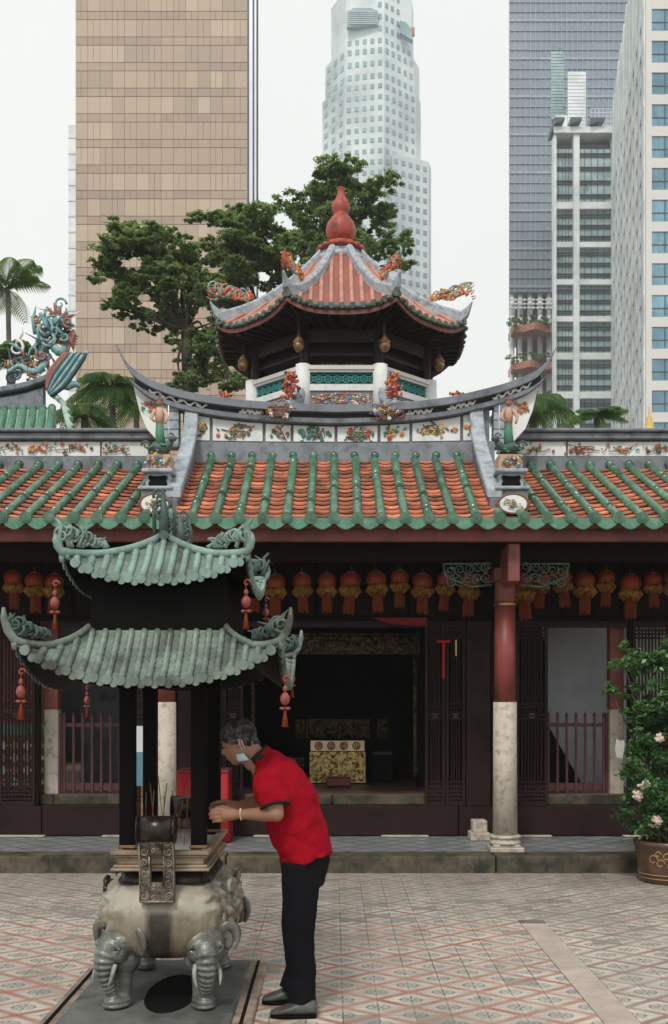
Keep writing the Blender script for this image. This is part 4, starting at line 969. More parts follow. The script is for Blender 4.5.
# tan stone clad tower
Y = 110.0; S = Y/F
T1 = thing('stone_clad_tower', ((160-334)*S, Y, 0), 'broad tan office tower clad in stone panels behind the trees', 'tower')
xa, xb = (75.5-334)*S, (247-334)*S; w = MB(); wedge(w, xa+.05, xb-.05, Y+.15, Y+28, 0, 84); w.build('tower_block', 'joint', T1)
w = MB(); q = random.Random(5); z = 1.6+(700-11.3)*S+25.6*S*1; z0 = z-25.6*S*34
row = 0; zz = z0
while zz < 84:
    for hh, cols, ms in ((17.2*S, 14, (0,1,2,3,4)), (8.4*S, 14, (5,6,7))):
        if zz+hh < .3: zz += hh; continue
        wd = (xb-xa)/cols; x = xa
        run = q.choice(ms)
        for i in range(cols):
            if q.random() < .55: run = q.choice(ms)
            w.cur = run; sp = [0,1] if q.random() < .6 else [0,.45,1]
            for s0, s1 in zip(sp, sp[1:]): w.box(x+wd*s0+.015, x+wd*s1-.015, Y, Y+.14, max(.1,zz)+.03, min(84, zz+hh)-.03)
            x += wd
        zz += hh
w.build('stone_panels', ['stone%d'%i for i in range(5)]+['band%d'%i for i in range(3)], T1)
w = MB(); x = xb; 
for wd, m_, dy in ((.25,1,.1),(.32,0,-.15),(.22,1,.05),(.18,0,-.1),(.2,1,.3)): w.cur = m_; wedge(w, x+.002, x+wd, Y+dy, Y+20, 0, 83); x += wd
w.build('corner_fins', ['silver','steel_dark'], T1)
# pale slab beyond it
Y = 240.0; S = Y/F; T2 = thing('pale_tower', ((70-334)*S, Y, 0), 'pale distant block, a thin strip left of the tan tower', 'tower')
w = MB(); wedge(w, (68.5-334)*S, (68.5-334)*S+20, Y, Y+20, 0, 1.6+575*S); w.build('tower_block', 'concrete_white', T2)
w = MB()
for i in range(36): w.box((68.5-334)*S-.05, (68.5-334)*S+20, Y-.15, Y+.0-.002, 4+i*3.6, 4.5+i*3.6)
w.build('floor_bands', 'silver', T2)
# central stepped tower
Y = 240.0; S = Y/F; T3 = thing('stepped_tower', ((375-334)*S, Y, 0), 'tall pale stepped skyscraper rising behind the pavilion in the middle', 'skyscraper')
X3 = lambda p: (p-334)*S; Z3 = lambda p: H+(700-p)*S
def blk(poly, z0, z1, nm, m='uob_wall'):
    w = MB(); n = len(poly); w.add([(x,y,z0) for x,y in poly]+[(x,y,z1) for x,y in poly], [tuple(reversed(range(n))), tuple(range(n,2*n))]+[(i,(i+1)%n,(i+1)%n+n,i+n) for i in range(n)]); return w.build(nm, m, T3)
polys = [([(X3(322),Y+9),(X3(345),Y+1.5),(X3(384),Y),(X3(418),Y+6),(X3(424),Y+9),(X3(424),Y+30),(X3(322),Y+30)], 0, Z3(80)),
         ([(X3(325),Y+9.5),(X3(346),Y+2),(X3(384),Y+.5),(X3(416),Y+6.5),(X3(423),Y+10),(X3(423),Y+29),(X3(325),Y+29)], Z3(80)+.01, Z3(42)),
         ([(X3(331),Y+10),(X3(346),Y+3),(X3(384),Y+1.5),(X3(414),Y+7),(X3(417),Y+11),(X3(417),Y+28),(X3(331),Y+28)], Z3(42)+.01, Z3(-20)),
         ([(X3(392),Y-.5),(X3(430),Y+4),(X3(434),Y+7),(X3(434),Y+25),(X3(392),Y+25)], 0, Z3(153))]
for i, (p, z0, z1) in enumerate(polys): blk(p, z0, z1, 'tower_tier')
rects = []
def face(p, q, z0, z1, cols, rows, fw=.5, fh=.42, skip=None):
    p, q = Vector((p[0],p[1],0)), Vector((q[0],q[1],0)); d_ = q-p; nn = Vector((d_.y,-d_.x,0)).normalized()
    for i in range(cols):
        for j in range(rows):
            t0 = (i+.5-fw/2)/cols; t1 = (i+.5+fw/2)/cols; za = lerp(z0,z1,(j+.3)/rows); zb = za+(z1-z0)/rows*fh
            if skip and skip(p.lerp(q,(t0+t1)/2), za): continue
            rects.append((za+1, (p.lerp(q,t0), p.lerp(q,t1), nn, za, zb)))
def winfn(w, r):
    a, b, nn, za, zb = r; o = nn*.12; zv = Vector((0,0,1))
    w.add([a+o+zv*za, b+o+zv*za, b+o+zv*zb, a+o+zv*zb, a+zv*za, b+zv*za, b+zv*zb, a+zv*zb], [(0,1,2,3),(0,4,5,1),(1,5,6,2),(2,6,7,3),(3,7,4,0)])
fl = 10.6*S; inq = lambda P, z: (z > Z3(30) and X3(345) < P.x < X3(380)) or (z > Z3(34) and X3(400) < P.x)
p1, p2, p3, p4 = [p[0] for p in polys]
nr = lambda z0, z1: max(1,int((z1-z0)/fl))
hid = lambda P, z: z < Z3(153) and P.x > X3(390)
face(p1[0],p1[1],20,Z3(80),3,nr(20,Z3(80)),.4); face(p1[1],p1[2],20,Z3(80),5,nr(20,Z3(80))); face(p1[2],p1[3],20,Z3(80),5,nr(20,Z3(80)),.45,skip=hid)
face(p2[0],p2[1],Z3(80),Z3(42),3,3,.4); face(p2[1],p2[2],Z3(80),Z3(42),5,3); face(p2[2],p2[3],Z3(80),Z3(42),5,3,.45)
face(p3[1],p3[2],Z3(42),Z3(-18),5,5,skip=inq); face(p3[2],p3[3],Z3(42),Z3(-18),5,5,.45,skip=inq)
face(p4[0],p4[1],20,Z3(156),5,nr(20,Z3(156)))
windows(T3, rects, winfn, 'uob_win')
w = MB(); w.prism([(X3(347),Z3(24)),(X3(347),Z3(9)),(X3(354),Z3(5)),(X3(371),Z3(5)),(X3(378),Z3(8)),(X3(378),Z3(22))], Y+1.0, Y+2.2); w.build('recess', 'uob_win', T3)
w = MB()
for i in range(7): w.box(X3(349), X3(376), Y+.7, Y+.98, Z3(9+i*2), Z3(9.6+i*2))
w.build('recess_louvres', 'uob_wall', T3)
w = MB(); w.prism([(X3(401),Z3(24)),(X3(401),Z3(12)),(X3(407),Z3(14)),(X3(412),Z3(20)),(X3(414),Z3(32))], Y+3.0, Y+4.6); w.build('recess', 'uob_win', T3)
w = MB()
for i in range(4): w.box(X3(413.2+i*.9),X3(413.7+i*.9),Y+5,Y+5.6,Z3(20),Z3(13))
w.box(X3(413.2),X3(416.4),Y+5,Y+5.6,Z3(21.2),Z3(20.1)); w.build('red_emblem', 'fl_red', T3)
# dark glass tower with sky gardens
Y = 190.0; S = Y/F; X3 = lambda p: (p-334)*S; Z3 = lambda p: H+(700-p)*S
T4 = thing('glass_tower', (X3(540), Y, 0), 'dark blue-grey glass tower with planted terraces low on its left edge', 'skyscraper')
w = MB(); wedge(w, X3(509), X3(660), Y, Y+30, Z3(292), 135); w.build('glass_facade', 'glass_dark', T4)
w = MB()
x = 509.0
while x < 640: w.box(X3(x), X3(x)+.14, Y-.15, Y-.01, Z3(292), 135); x += 5.2
w.build('mullions', 'mullion', T4)
w = MB()
for i in range(32): w.box(X3(509), X3(640), Y-.2, Y-.01, Z3(288-i*9.5), Z3(288-i*9.5)+(.4 if i%4==0 else .12))
w.build('floor_lines', 'mullion', T4)
w = MB(); wedge(w, X3(520), X3(640), Y+4, Y+30, 0, Z3(292)-.02); w.build('lower_block', 'steel_dark', T4)
for i, x in enumerate((513,521,531,541,550)): w = MB(); w.tube([(X3(x),Y+1,0),(X3(x),Y+1,Z3(292))], .45, 10); w.build('column', 'concrete_white', T4)
w = MB()
for i in range(11):
    for j in range(3): w.prism([(X3(509+i*4.4),Z3(300+j*4)),(X3(511.2+i*4.4),Z3(298.5+j*4)),(X3(513.4+i*4.4),Z3(300+j*4)),(X3(511.2+i*4.4),Z3(301.2+j*4))], Y-.2, Y+.1)
w.build('screen_lattice', 'concrete_white', T4)
for i, (yy) in enumerate((332, 369, 405)):
    w = MB(); rings = []
    for k in range(13): x = lerp(511, 560, k/12); o = .9*math.sin(k*.9+i); rings.append([(X3(x),Y-2.5+o,Z3(yy-3.4)),(X3(x),Y-2.5+o,Z3(yy+3.4)),(X3(x),Y+3,Z3(yy+3.4)),(X3(x),Y+3,Z3(yy-3.4))])
    w.loft(rings); tb = w.build('terrace', 'terracotta_band', T4)
    leaves('terrace_planting', [((X3(511+k*5),Y-1.2,Z3(yy-7)), (1.3,1.2,1.2)) for k in range(10)], 3500, .2, 'leaf_a', tb, 20+i)
# white framed building
Y = 160.0; S = Y/F; X3 = lambda p: (p-334)*S; Z3 = lambda p: H+(700-p)*S
T5 = thing('framed_building', (X3(585), Y, 0), 'white framed office block with louvred green glass bays right of the dark tower', 'building')
w = MB(); wedge(w, X3(555), X3(640), Y+1.2, Y+25, 0, Z3(140)); w.build('core', 'glass_shade', T5)
bands = [(128,134.5),(201,208),(241,246.5),(278.5,284),(315.5,321),(352,359),(391,398),(429,436),(468,475),(507,514)]
w = MB(); wedge(w, X3(553), X3(645), Y-.5, Y+25, Z3(134.5), Z3(128)); w.box(X3(573.5),X3(579.5),Y-.15,Y+1.6,0,Z3(134.5)-.003); w.box(X3(554),X3(556.5),Y-.1,Y+1.6,0,Z3(134.5)-.003); w.box(X3(612),X3(618),Y-.15,Y+1.6,0,Z3(134.5)-.003)
for a, b in bands[1:]: w.box(X3(554.2), X3(645), Y-.12+.4, Y+1.4, Z3(b), Z3(a))
w.build('white_frame', 'concrete_white', T5, bevel=.05)
for (a, b), (c0, d0) in zip(bands, bands[1:]):
    ya = b if b > 140 else 146
    for x0, x1 in ((556.6,573.4),(579.6,611.9)):
        w = MB(); w.box(X3(x0),X3(x1),Y+.9,Y+1.15,Z3(c0),Z3(ya)); wn = w.build('window', 'glass_teal', T5)
        hgt = c0-ya; k = 4 if hgt > 40 else 3
        for i in range(k):
            y_ = ya+hgt*(i+.35)/k; w = MB()
            w.box(X3(x0),X3(x1),Y+.6,Y+.85,Z3(y_+1.0),Z3(y_)); w.box(X3(x0),X3(x1),Y+.65,Y+.85,Z3(y_+3.3),Z3(y_+2.7)); w.box(X3(x0),X3(x0)+.1,Y+.6,Y+.85,Z3(y_+2.7),Z3(y_+1.0))
            w.build('louvre', 'steel_dark', wn)
        w = MB()
        for i in range(1,5): xx = lerp(x0,x1,i/5); w.box(X3(xx)-.04,X3(xx)+.04,Y+.8,Y+.895,Z3(c0),Z3(ya))
        w.build('mullion', 'steel_dark', wn)
w = MB(); wedge(w, X3(562), X3(574.8), Y+5, Y+9, Z3(128), Z3(97)); wedge(w,X3(575),X3(594),Y+5,Y+9,Z3(128),Z3(52)); w.build('penthouse', 'concrete_white', T5, bevel=.03)
w = MB()
for i in range(18): w.box(X3(575.5),X3(593.5),Y+4.95,Y+4.999,Z3(56+i*3.6),Z3(55.6+i*3.6))
w.build('penthouse_grid', 'silver', T5)
w = MB()
for i in range(22): wedge(w, X3(559.5), X3(573), Y+6, Y+9, Z3(97-i*3.2), Z3(94.4-i*3.2))
w.build('stair_tower', 'glass_teal', T5)
w = MB(); w.tube([(X3(571),Y+8,Z3(27)),(X3(571),Y+8,Z3(16))], .1, 6); w.build('mast', 'steel_dark', T5)
w = MB()
for i in range(6): w.box(X3(596+i*4)-.06,X3(596+i*4)+.06,Y+3,Y+3.12,Z3(128),Z3(97))
for i in range(7): w.box(X3(595),X3(618),Y+2.9,Y+2.99,Z3(124-i*4.4)-.05,Z3(124-i*4.4)+.05)
w.build('roof_screen', 'silver', T5)
for x0, x1 in ((553,563),(569,580),(589,603)): w = MB(); w.prism([(X3(x0),Z3(127.9)),(X3(x1),Z3(124)),(X3(x1),Z3(121.5)),(X3(x0),Z3(121.5))], Y-1.2, Y+4); w.build('roof_canopy', 'steel_dark', T5)
# right hand tower with blue windows
Y = 110.0; S = Y/F; X3 = lambda p: (p-334)*S; Z3 = lambda p: H+(700-p)*S
T6 = thing('banded_tower', (X3(646), Y, 0), 'cream banded tower with blue windows at the right edge', 'tower')
xc = X3(646); far = Vector(((613-334)/F*152, 152)); 
w = MB(); n4 = [(xc+.1,Y+.3),(xc+30,Y+.3),(xc+30,far.y),(far.x+.1,far.y)]; w.add([(x,y,0) for x,y in n4]+[(x,y,88) for x,y in n4], [(3,2,1,0),(4,5,6,7),(0,1,5,4),(1,2,6,5),(2,3,7,6),(3,0,4,7)]); w.build('tower_block', 'concrete_white', T6)
w = MB(); k = 0; rows = []
for i in range(26):
    yt = 9+31.8*i-32; rows.append(yt)
    zt, zb = Z3(yt+22)-.001, Z3(yt+31.8)
    if zb < 0: break
    w.box(xc, xc+30, Y, Y+.29, zb, zt)
w.build('stone_band', 'cream_band', T6)
w = MB()
for i in range(5): w.box(xc+.001+i*6.2, xc+.6+i*6.2, Y-.03, Y+.28, 0, 87)
w.build('stone_pier', 'cream_band', T6)
for yt in rows:
    if Z3(yt+20) < 1: continue
    for i in range(2):
        x0 = xc+.62+i*6.2; w = MB(); w.box(x0, x0+5.55, Y+.12, Y+.2, Z3(yt+22), Z3(yt)); wn = w.build('window', 'glass_blue', T6)
        w = MB(); 
        for xx in (1.4,2.8,4.2): w.box(x0+xx-.05,x0+xx+.05,Y+.05,Y+.119,Z3(yt+20),Z3(yt))
        w.box(x0,x0+5.5,Y+.06,Y+.118,Z3(yt+13)-.04,Z3(yt+13)+.04); w.build('frame', 'steel_dark', wn)
dirf = Vector((far.x-xc, far.y-Y)); Lf = dirf.length; dirf.normalize(); nf = Vector((-dirf.y, dirf.x))
def fb_(w, s0, s1, o0, o1, z0, z1):
    P = [Vector((xc,Y))+dirf*s+nf*o for s, o in ((s0,o1),(s0,o0),(s1,o0),(s1,o1))]; w.add([(p.x,p.y,z0) for p in P]+[(p.x,p.y,z1) for p in P], [(0,1,2,3),(7,6,5,4),(0,4,5,1),(1,5,6,2),(2,6,7,3),(3,7,4,0)])
gl = MB(); fb_(gl, .6, Lf, .0, .1, 0, 87); gl.build('side_glazing', 'glass_teal', T6)
fn_ = MB()
for i in range(11): s0 = .3+i*3.9; fb_(fn_, s0, s0+2.3, .0, .2, 0, 87.5)
fn_.build('side_fins', 'concrete_white', T6)
fb2 = MB()
for yt in rows:
    if Z3(yt+31.8) > 0: fb_(fb2, .31, Lf, .0, .22, Z3(yt+31.8), Z3(yt+21))
fb2.build('side_spandrels', 'concrete_white', T6)
# ================================================================ bronze incense burner
UX, UY = -.872, 5.70
U = thing('incense_burner', (UX, UY+.0, .05), 'large bronze incense burner on elephant head legs under a two-tier tiled canopy', 'incense burner')
st = MB(); st.box(-1.44,-.40,4.3,6.36,.0,.03); sl_ = st.build('stone_border', 'slab_edge', None, loc=(-.92,5.3,0), bevel=.006)
sl_.name = 'stone_slab'; tag(sl_, 'low stone slab with pinkish border set in the paving under the incense burner', 'slab')
st = MB(); st.box(-1.34,-.50,4.2,6.26,.031,.05); st.build('slab_top', 'slab', sl_, bevel=.005)
for x in (-1.395,-.452): st = MB(); st.box(x-.008,x+.008,4.3,6.3,.0305,.038); st.build('border_line', 'near_black', sl_)
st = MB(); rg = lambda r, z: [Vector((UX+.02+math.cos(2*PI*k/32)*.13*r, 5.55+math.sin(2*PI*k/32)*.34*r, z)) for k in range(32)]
st.loft([rg(1.06,.0505), rg(1.05,.056), rg(1,.056), rg(.98,.0515)]); st.build('dark_oval', 'near_black', sl_)  # low near-black oval with a thin raised rim
def srect(hx, hy, z, n=96, e=3.0, disp=None):
    out = []
    for k in range(n):
        a = 2*PI*k/n; cx, sy = math.cos(a), math.sin(a); r = (abs(cx)**e+abs(sy)**e)**(-1/e); x, y = cx*r*hx, sy*r*hy
        if disp:
            d_ = disp(x, y, z, cx, sy); x += d_[0]; y += d_[1]
        out.append(Vector((UX+x, UY+y, z)))
    return out
def carve(x, y, z, cx, sy):
    side = max(0, min(1, (abs(cx)-.42)/.2)); 
    if z < .36 or z > .66: side *= .25
    v = Vector((x*14, y*14, z*14)); h = abs(noise.noise(v))*1.6 + abs(noise.noise(v*2.3))*.8 - .35
    o = .035*side*h + .005*noise.noise(v*.6)
    return (math.copysign(o, cx) if abs(cx) > .3 else 0, o*sy*.4)
w = MB(); w.smooth = True; pr = smooth_path([(.15,.30,.285),(.22,.40,.295),(.285,.46,.33),(.33,.50,.40),(.35,.515,.49),(.338,.505,.57),(.295,.465,.64),(.25,.42,.675)], 6)
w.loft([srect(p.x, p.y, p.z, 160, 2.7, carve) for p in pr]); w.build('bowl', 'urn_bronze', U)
w = MB(); w.smooth = True; w.loft([srect(.25,.42,.672,64,5), srect(.228,.40,.69,64,6), srect(.228,.40,.745,64,8)]); w.build('neck', 'urn_dark', U)
w = MB(); w.smooth = False
for hx, hy, z0, z1 in ((.248,.45,.742,.757),(.236,.438,.757,.772),(.215,.415,.772,.808),(.234,.438,.808,.822),(.248,.45,.822,.845)): w.box(UX-hx,UX+hx,UY-hy,UY+hy,z0+.0005,z1)
w.v = w.v[:-8]; w.f = w.f[:-6]; w.m = w.m[:-6]; w.sm = w.sm[:-6]
hx, hy = .248, .45
for a, b, c0, d0 in ((-hx,hx,-hy,-hy+.05),(-hx,hx,hy-.05,hy),(-hx,-hx+.05,-hy+.05,hy-.05),(hx-.05,hx,-hy+.05,hy-.05)): w.box(UX+a,UX+b,UY+c0,UY+d0,.8225,.845)
w.build('stepped_rim', 'urn_rim', U, bevel=.004)
w = MB(); w.box(UX-.21,UX+.21,UY-.41,UY+.41,.8235,.832); w.build('ash_bed', 'ash', U)
# relief animals on the flanks
for s_ in (-1,1):
    w = MB(); q = random.Random(3+s_)
    for i in range(16):
        y = UY+q.uniform(-.38,.38); z = q.uniform(.38,.64); hx = .35-.22*abs(z-.5)**1.3; x = UX+s_*(hx*(1-((abs(y-UY)/.52)**2.7))**(1/2.7)+.004)
        pts = [Vector((x, y+math.cos(a*1.1)*.05*(1-a/9), z+math.sin(a*1.1)*.045*(1-a/9))) for a in range(8)]; w.tube(pts, [.012+.006*math.sin(a) for a in range(8)], 6)
    for i in range(8):
        y = UY+q.uniform(-.36,.36); z = q.uniform(.4,.6); hx = .35-.22*abs(z-.5)**1.3; x = UX+s_*(hx*(1-((abs(y-UY)/.52)**2.7))**(1/2.7))
        w.ball((x,y,z), (.022,.05,.03), 8)
    w.build('flank_relief', 'urn_lit' if s_ > 0 else 'urn_dark', U)  # light put into colour: right flank pale as lit, left dark as shaded
# elephant head legs
for ix, iy in ((-1,-1),(1,-1),(-1,1),(1,1)):
    lx = UX+ix*.205; ly = UY+iy*.365-.02; dirv = Vector((-.62,iy*.8,0) if ix < 0 else (.34,iy*.94,0)).normalized(); up = Vector((0,0,1)); sd = dirv.cross(up)
    G = lambda f, s_, z: Vector((lx,ly,0))+dirv*f+sd*s_+up*z
    rm = Matrix(((dirv.x,sd.x,0),(dirv.y,sd.y,0),(0,0,1)))
    w = MB(); w.smooth = True
    w.ball(G(-.02,0,.385), (.125,.12,.085), 20, rm); w.ball(G(.045,0,.375), (.085,.092,.06), 18, rm); w.ball(G(-.02,0,.30), (.085,.09,.10), 18, rm)
    for s_ in (-1,1): w.ball(G(.055,s_*.05,.335), (.055,.04,.05), 14, rm)
    n_ = 60; tp = smooth_path([G(.07,0,.37), G(.105,0,.315), G(.108,0,.25), G(.085,0,.185), G(.062,0,.135), G(.055,0,.10)], 12); m_ = len(tp)
    w.tube(tp, [lerp(.068,.022,(i/(m_-1))**.85)+(.0042*math.sin(i*1.35) if i > 8 else 0) for i in range(m_)], 20)
    w.tube([G(-.01,0,.30), G(-.01,0,.2), G(-.005,0,.13), G(.0,0,.09)], [.07,.052,.048,.052], 18)
    w.ball(G(.022,0,.088), (.082,.058,.038), 18, rm); w.ball(G(.03,0,.068), (.078,.062,.02), 18, rm); w.ball(G(.07,0,.082), (.032,.04,.026), 14, rm)
    for s_ in (-1,1):
        w.tube([G(.075,s_*.05,.398), G(.098,s_*.068,.385), G(.085,s_*.088,.362)], [.008,.011,.008], 8)       # brow
        w.tube([G(.082,s_*.055,.352), G(.096,s_*.07,.345), G(.088,s_*.084,.352)], [.005,.007,.005], 8)
    lg = remeshed(w, 'leg', 'elephant', U, .0042, 1, .4); lg['label'] = 'elephant head leg with ringed trunk'
    for s_ in (-1,1): w = MB(); w.tube(smooth_path([G(.085,s_*.052,.285), G(.11,s_*.064,.25), G(.125,s_*.064,.215), G(.134,s_*.058,.185)],3), [.013,.013,.013,.012,.011,.010,.008,.006,.005,.002], 8); w.build('tusk', 'tusk_grey', lg)
    for s_ in (-1,1):
        w = MB(); w.smooth = True; pts = smooth_path([G(-.01,s_*.085,.40), G(.02,s_*.105,.445), G(.02,s_*.14,.455), G(.015,s_*.172,.425), G(.01,s_*.178,.375), G(.01,s_*.16,.335)],5)
        w.tube(pts, [.014+.014*math.sin(PI*min(1,i/24+.08)) for i in range(len(pts))], 12, flat=.62, flatdir=tuple(dirv))
        pts = smooth_path([G(.0,s_*.10,.41), G(.0,s_*.13,.405), G(.0,s_*.14,.37), G(.0,s_*.12,.33)],4); w.tube(pts, [.03]*6+[.026]*5+[.018,.01], 10, flat=.35, flatdir=tuple(dirv)); w.build('ear', 'elephant', lg)
    for s_ in (-1,1): w = MB(); w.ball(G(.096,s_*.07,.366), (.009,.009,.008), 8); w.build('eye', 'urn_dark', lg)
# scroll handles front and back
for s_ in (-1, 1):
    yo = UY+s_*.465; Yf = lambda o: yo+s_*o
    w = MB(); w.smooth = True
    w.tube([(UX-.088,Yf(.075),.965),(UX+.088,Yf(.075),.965)], .066, 24)
    w.tube([(UX-.094,Yf(.075),.965),(UX-.085,Yf(.075),.965)], .07, 24); w.tube([(UX+.085,Yf(.075),.965),(UX+.094,Yf(.075),.965)], .07, 24)
    hd = w.build('handle', 'urn_dark', U)
    w = MB(); w.smooth = False
    for x0, x1, z0, z1 in ((-.088,-.03,.60,.93),(.03,.088,.60,.93),(-.03,.03,.835,.93),(-.03,.03,.60,.70)):
        ring = []
        for i in range(9):
            t = i/8; z = lerp(z0,z1,t); o = .04+.035*max(0,(z-.6))/.33-.02*math.sin(PI*(z-.6)/.33)
            ring.append([(UX+x0,Yf(o-.0),z),(UX+x1,Yf(o),z),(UX+x1,Yf(o+.03),z),(UX+x0,Yf(o+.03),z)] )
        w.loft(ring)
    w.box(UX-.06,UX+.06,yo-.07,yo+.07,.62,.67)
    w.build('strap', 'urn_strap', hd, bevel=.004)
    w = MB(); q = random.Random(8)
    of = lambda z: .04+.035*(z-.6)/.33-.02*math.sin(PI*(z-.6)/.33)+.033
    for sx in (-1,1):
        for z in (.635,.69,.745,.80,.855,.905): spiral(w, (UX+sx*.06, Yf(of(z)), z), .02, 1.4, .0045, start=q.uniform(0,6), sgn=sx, n=5)
        w.tube([(UX+sx*.083,Yf(of(z)),z) for z in (.61,.7,.8,.92)], .004, 5); w.tube([(UX+sx*.036,Yf(of(z)),z) for z in (.7,.76,.83)], .004, 5)
    for z in (.625,.675,.86,.905): 
        for x in (-.015,.015): spiral(w, (UX+x, Yf(of(z)), z), .013, 1.2, .004, start=q.uniform(0,6), n=5)
    w.tube([(UX-.083,Yf(of(.608)),.608),(UX+.083,Yf(of(.608)),.608)], .006, 6)
    w.build('curl_relief', 'urn_relief', hd)
# canopy posts
for ix in (-1,1):
    for iy in (-1,1):
        x, y = UX+ix*.182, UY+iy*.33; w = MB(); w.box(x-.038,x+.038,y-.038,y+.038,.8,1.86); ps = w.build('post', 'post_black', U, bevel=.004)
        w = MB(); w.box(x-.045,x+.045,y-.045,y+.045,.8465,.862); w.build('shoe', 'rust', ps, bevel=.003)
w = MB(); 
for (hx, hy, z0, z1) in ((.33,.5,1.86,2.22),(.23,.38,1.74,1.86)): w.box(UX-hx,UX+hx,UY-hy,UY+hy,z0,z1)
w.build('canopy_core', 'post_black', U)
def canopy(hx, hy, tx, ty, z0, z1, lift, tag_, mroof, tip):
    hw = lambda v, s_: lerp((hx if s_ == 'x' else hy), (tx if s_ == 'x' else ty), v)
    def S(side, l, v):     # side: 0 front 1 right 2 back 3 left ; l lateral offset
        lat = hw(v, 'x' if side%2 == 0 else 'y'); out = hw(v, 'y' if side%2 == 0 else 'x')
        s_ = min(1, abs(l)/max(lat,1e-3)); z = z0+(z1-z0)*(.62*v+.38*v*v)+lift*s_**2.6*(1-v)**1.6
        ang = -PI/2+side*PI/2; n_ = Vector((round(math.cos(ang)),round(math.sin(ang)),0)); t_ = Vector((-n_.y,n_.x,0))
        return Vector((UX,UY,z))+n_*out+t_*l
    w = MB(); rw = MB(); pitch = .064
    for side in range(4):
        he = hx if side%2 == 0 else hy; ht = tx if side%2 == 0 else ty; n, m_ = 24, 10; w.smooth = True
        vs = [S(side, lerp(-1,1,i/n)*hw(j/m_, 'x' if side%2==0 else 'y'), j/m_)+Vector((0,0,-.012*(1 if 0 else 0))) for j in range(m_+1) for i in range(n+1)]
        w.add(vs, [(j*(n+1)+i, j*(n+1)+i+1, (j+1)*(n+1)+i+1, (j+1)*(n+1)+i) for j in range(m_) for i in range(n)])
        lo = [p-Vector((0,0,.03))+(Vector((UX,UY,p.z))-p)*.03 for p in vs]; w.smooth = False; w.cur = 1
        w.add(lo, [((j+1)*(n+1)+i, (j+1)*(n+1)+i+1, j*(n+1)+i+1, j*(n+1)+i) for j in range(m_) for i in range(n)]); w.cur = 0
        k = int(he/pitch)
        for a in range(-k, k+1):
            l = a*pitch; vmax = 1 if abs(l) <= ht else (he-abs(l))/(he-ht)
            if vmax < .03: continue
            steps = max(2, int(vmax*((hy-ty) if side%2==0 else (hx-tx) if hx-tx>.2 else .3)/.036*1.2)); pts = []; rr = []
            for j in range(steps):
                for t_ in (0,.85): pts.append(S(side, l, vmax*(j+t_)/steps)+Vector((0,0,.006))); rr.append(.0195 if t_ == 0 else .0155)
            rw.tube(pts, rr, 8)
            p = pts[0]; nn = (p-Vector((UX,UY,p.z))); nn = Vector((0,nn.y,0)).normalized() if side%2==0 else Vector((nn.x,0,0)).normalized()
            rw.tube([p+nn*.012-Vector((0,0,.002)), p-Vector((0,0,.002))-nn*.01], [.024,.0255], 12)
            if a < k:
                e0 = S(side, l+pitch/2, 0); rw.tube([e0+nn*.004-Vector((0,0,.012)), e0-nn*.004-Vector((0,0,.012))], .02, 8)
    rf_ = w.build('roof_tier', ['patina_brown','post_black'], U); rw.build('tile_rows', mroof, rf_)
    # hips with upswept tips and scrollwork
    for ix in (-1,1):
        for iy in (-1,1):
            pts = []
            for j in range(11):
                v = 1-j/10; x = ix*lerp(hx,tx,v); y = iy*lerp(hy,ty,v); pts.append(Vector((UX+x, UY+y, z0+(z1-z0)*(.62*v+.38*v*v)+lift*(1-v)**1.6+.02)))
            u = Vector((ix*.75,iy*.35,0)).normalized(); L = pts[-1]
            pts += [L+u*.03*tip+Vector((0,0,.045))*tip, L+u*.048*tip+Vector((0,0,.10))*tip, L+u*.05*tip+Vector((0,0,.15))*tip]
            w = MB(); w.tube(pts, [.0125]*10+[.015,.015,.012,.005], 8, flat=1.5, flatdir=(0,0,1)); hp = w.build('hip', mroof, rf_)
            w = MB(); q = random.Random(int(hx*100)+ix*3+iy); ud = (pts[5]-pts[10]); 
            for i in range(13 if tip < 1 else 15):
                t = i/16; b_ = pts[10].lerp(pts[5], t); h_ = (.10 if tip < 1 else .075)*(1-t)**.7; p = b_+Vector((0,0,.03+h_*q.uniform(.3,.8)))
                w.cur = 0; spiral(w, p, .028*(1.35-t*.8), 1.35, .0085, ax=tuple(Vector((ix,0,0))), start=q.uniform(0,6), sgn=q.choice((-1,1)), n=6, steps=12)
            for i in range(10):
                t = q.random(); b_ = pts[10].lerp(pts[5], t); w.tube([b_+Vector((0,0,.02)), b_+Vector((ix*q.uniform(-.02,.04),0,.05+.08*(1-t)*q.random())), b_+Vector((ix*q.uniform(-.05,.06),0,.06+.1*(1-t)*q.random()))], [.012,.009,.003], 6)
            if tip < 1:
                w.tube([L+Vector((0,0,.0)), L+Vector((ix*.01,0,.07)), L+Vector((ix*.0,0,.13)), L+Vector((ix*.03,0,.16))], [.014,.012,.01,.006], 6)
            w.build('scrollwork', 'patina' if tip < 1 and iy < 0 else 'patina_dark', hp)
    return S
canopy(.625,.78,.335,.505,1.685,1.945,.178,'lower','patina_brown',1.0)
canopy(.452,.60,.012,.30,2.185,2.425,.118,'upper','patina',.55)
w = MB(); w.tube([(UX,UY-.33,2.445),(UX,UY+.33,2.445)], .026, 8); 
for s_ in (-1,1):
    b0 = Vector((UX,UY+s_*.3,2.45))
    for i in range(9): spiral(w, b0+Vector((R.uniform(-.03,.03),0,.03+.022*i)), .034, 1.2, .009, start=R.uniform(0,6), sgn=R.choice((-1,1)), n=6)
    w.tube([b0, b0+Vector((0,0,.12)), b0+Vector((-.01,0,.22))], [.03,.022,.006], 8)
    for x in (-.05,.05): w.tube([b0+Vector((x,0,.0)), b0+Vector((x*1.1,0,.12)), b0+Vector((x*.7,0,.2))], [.012,.01,.003], 6)
w.build('crest', 'patina_dark', U)
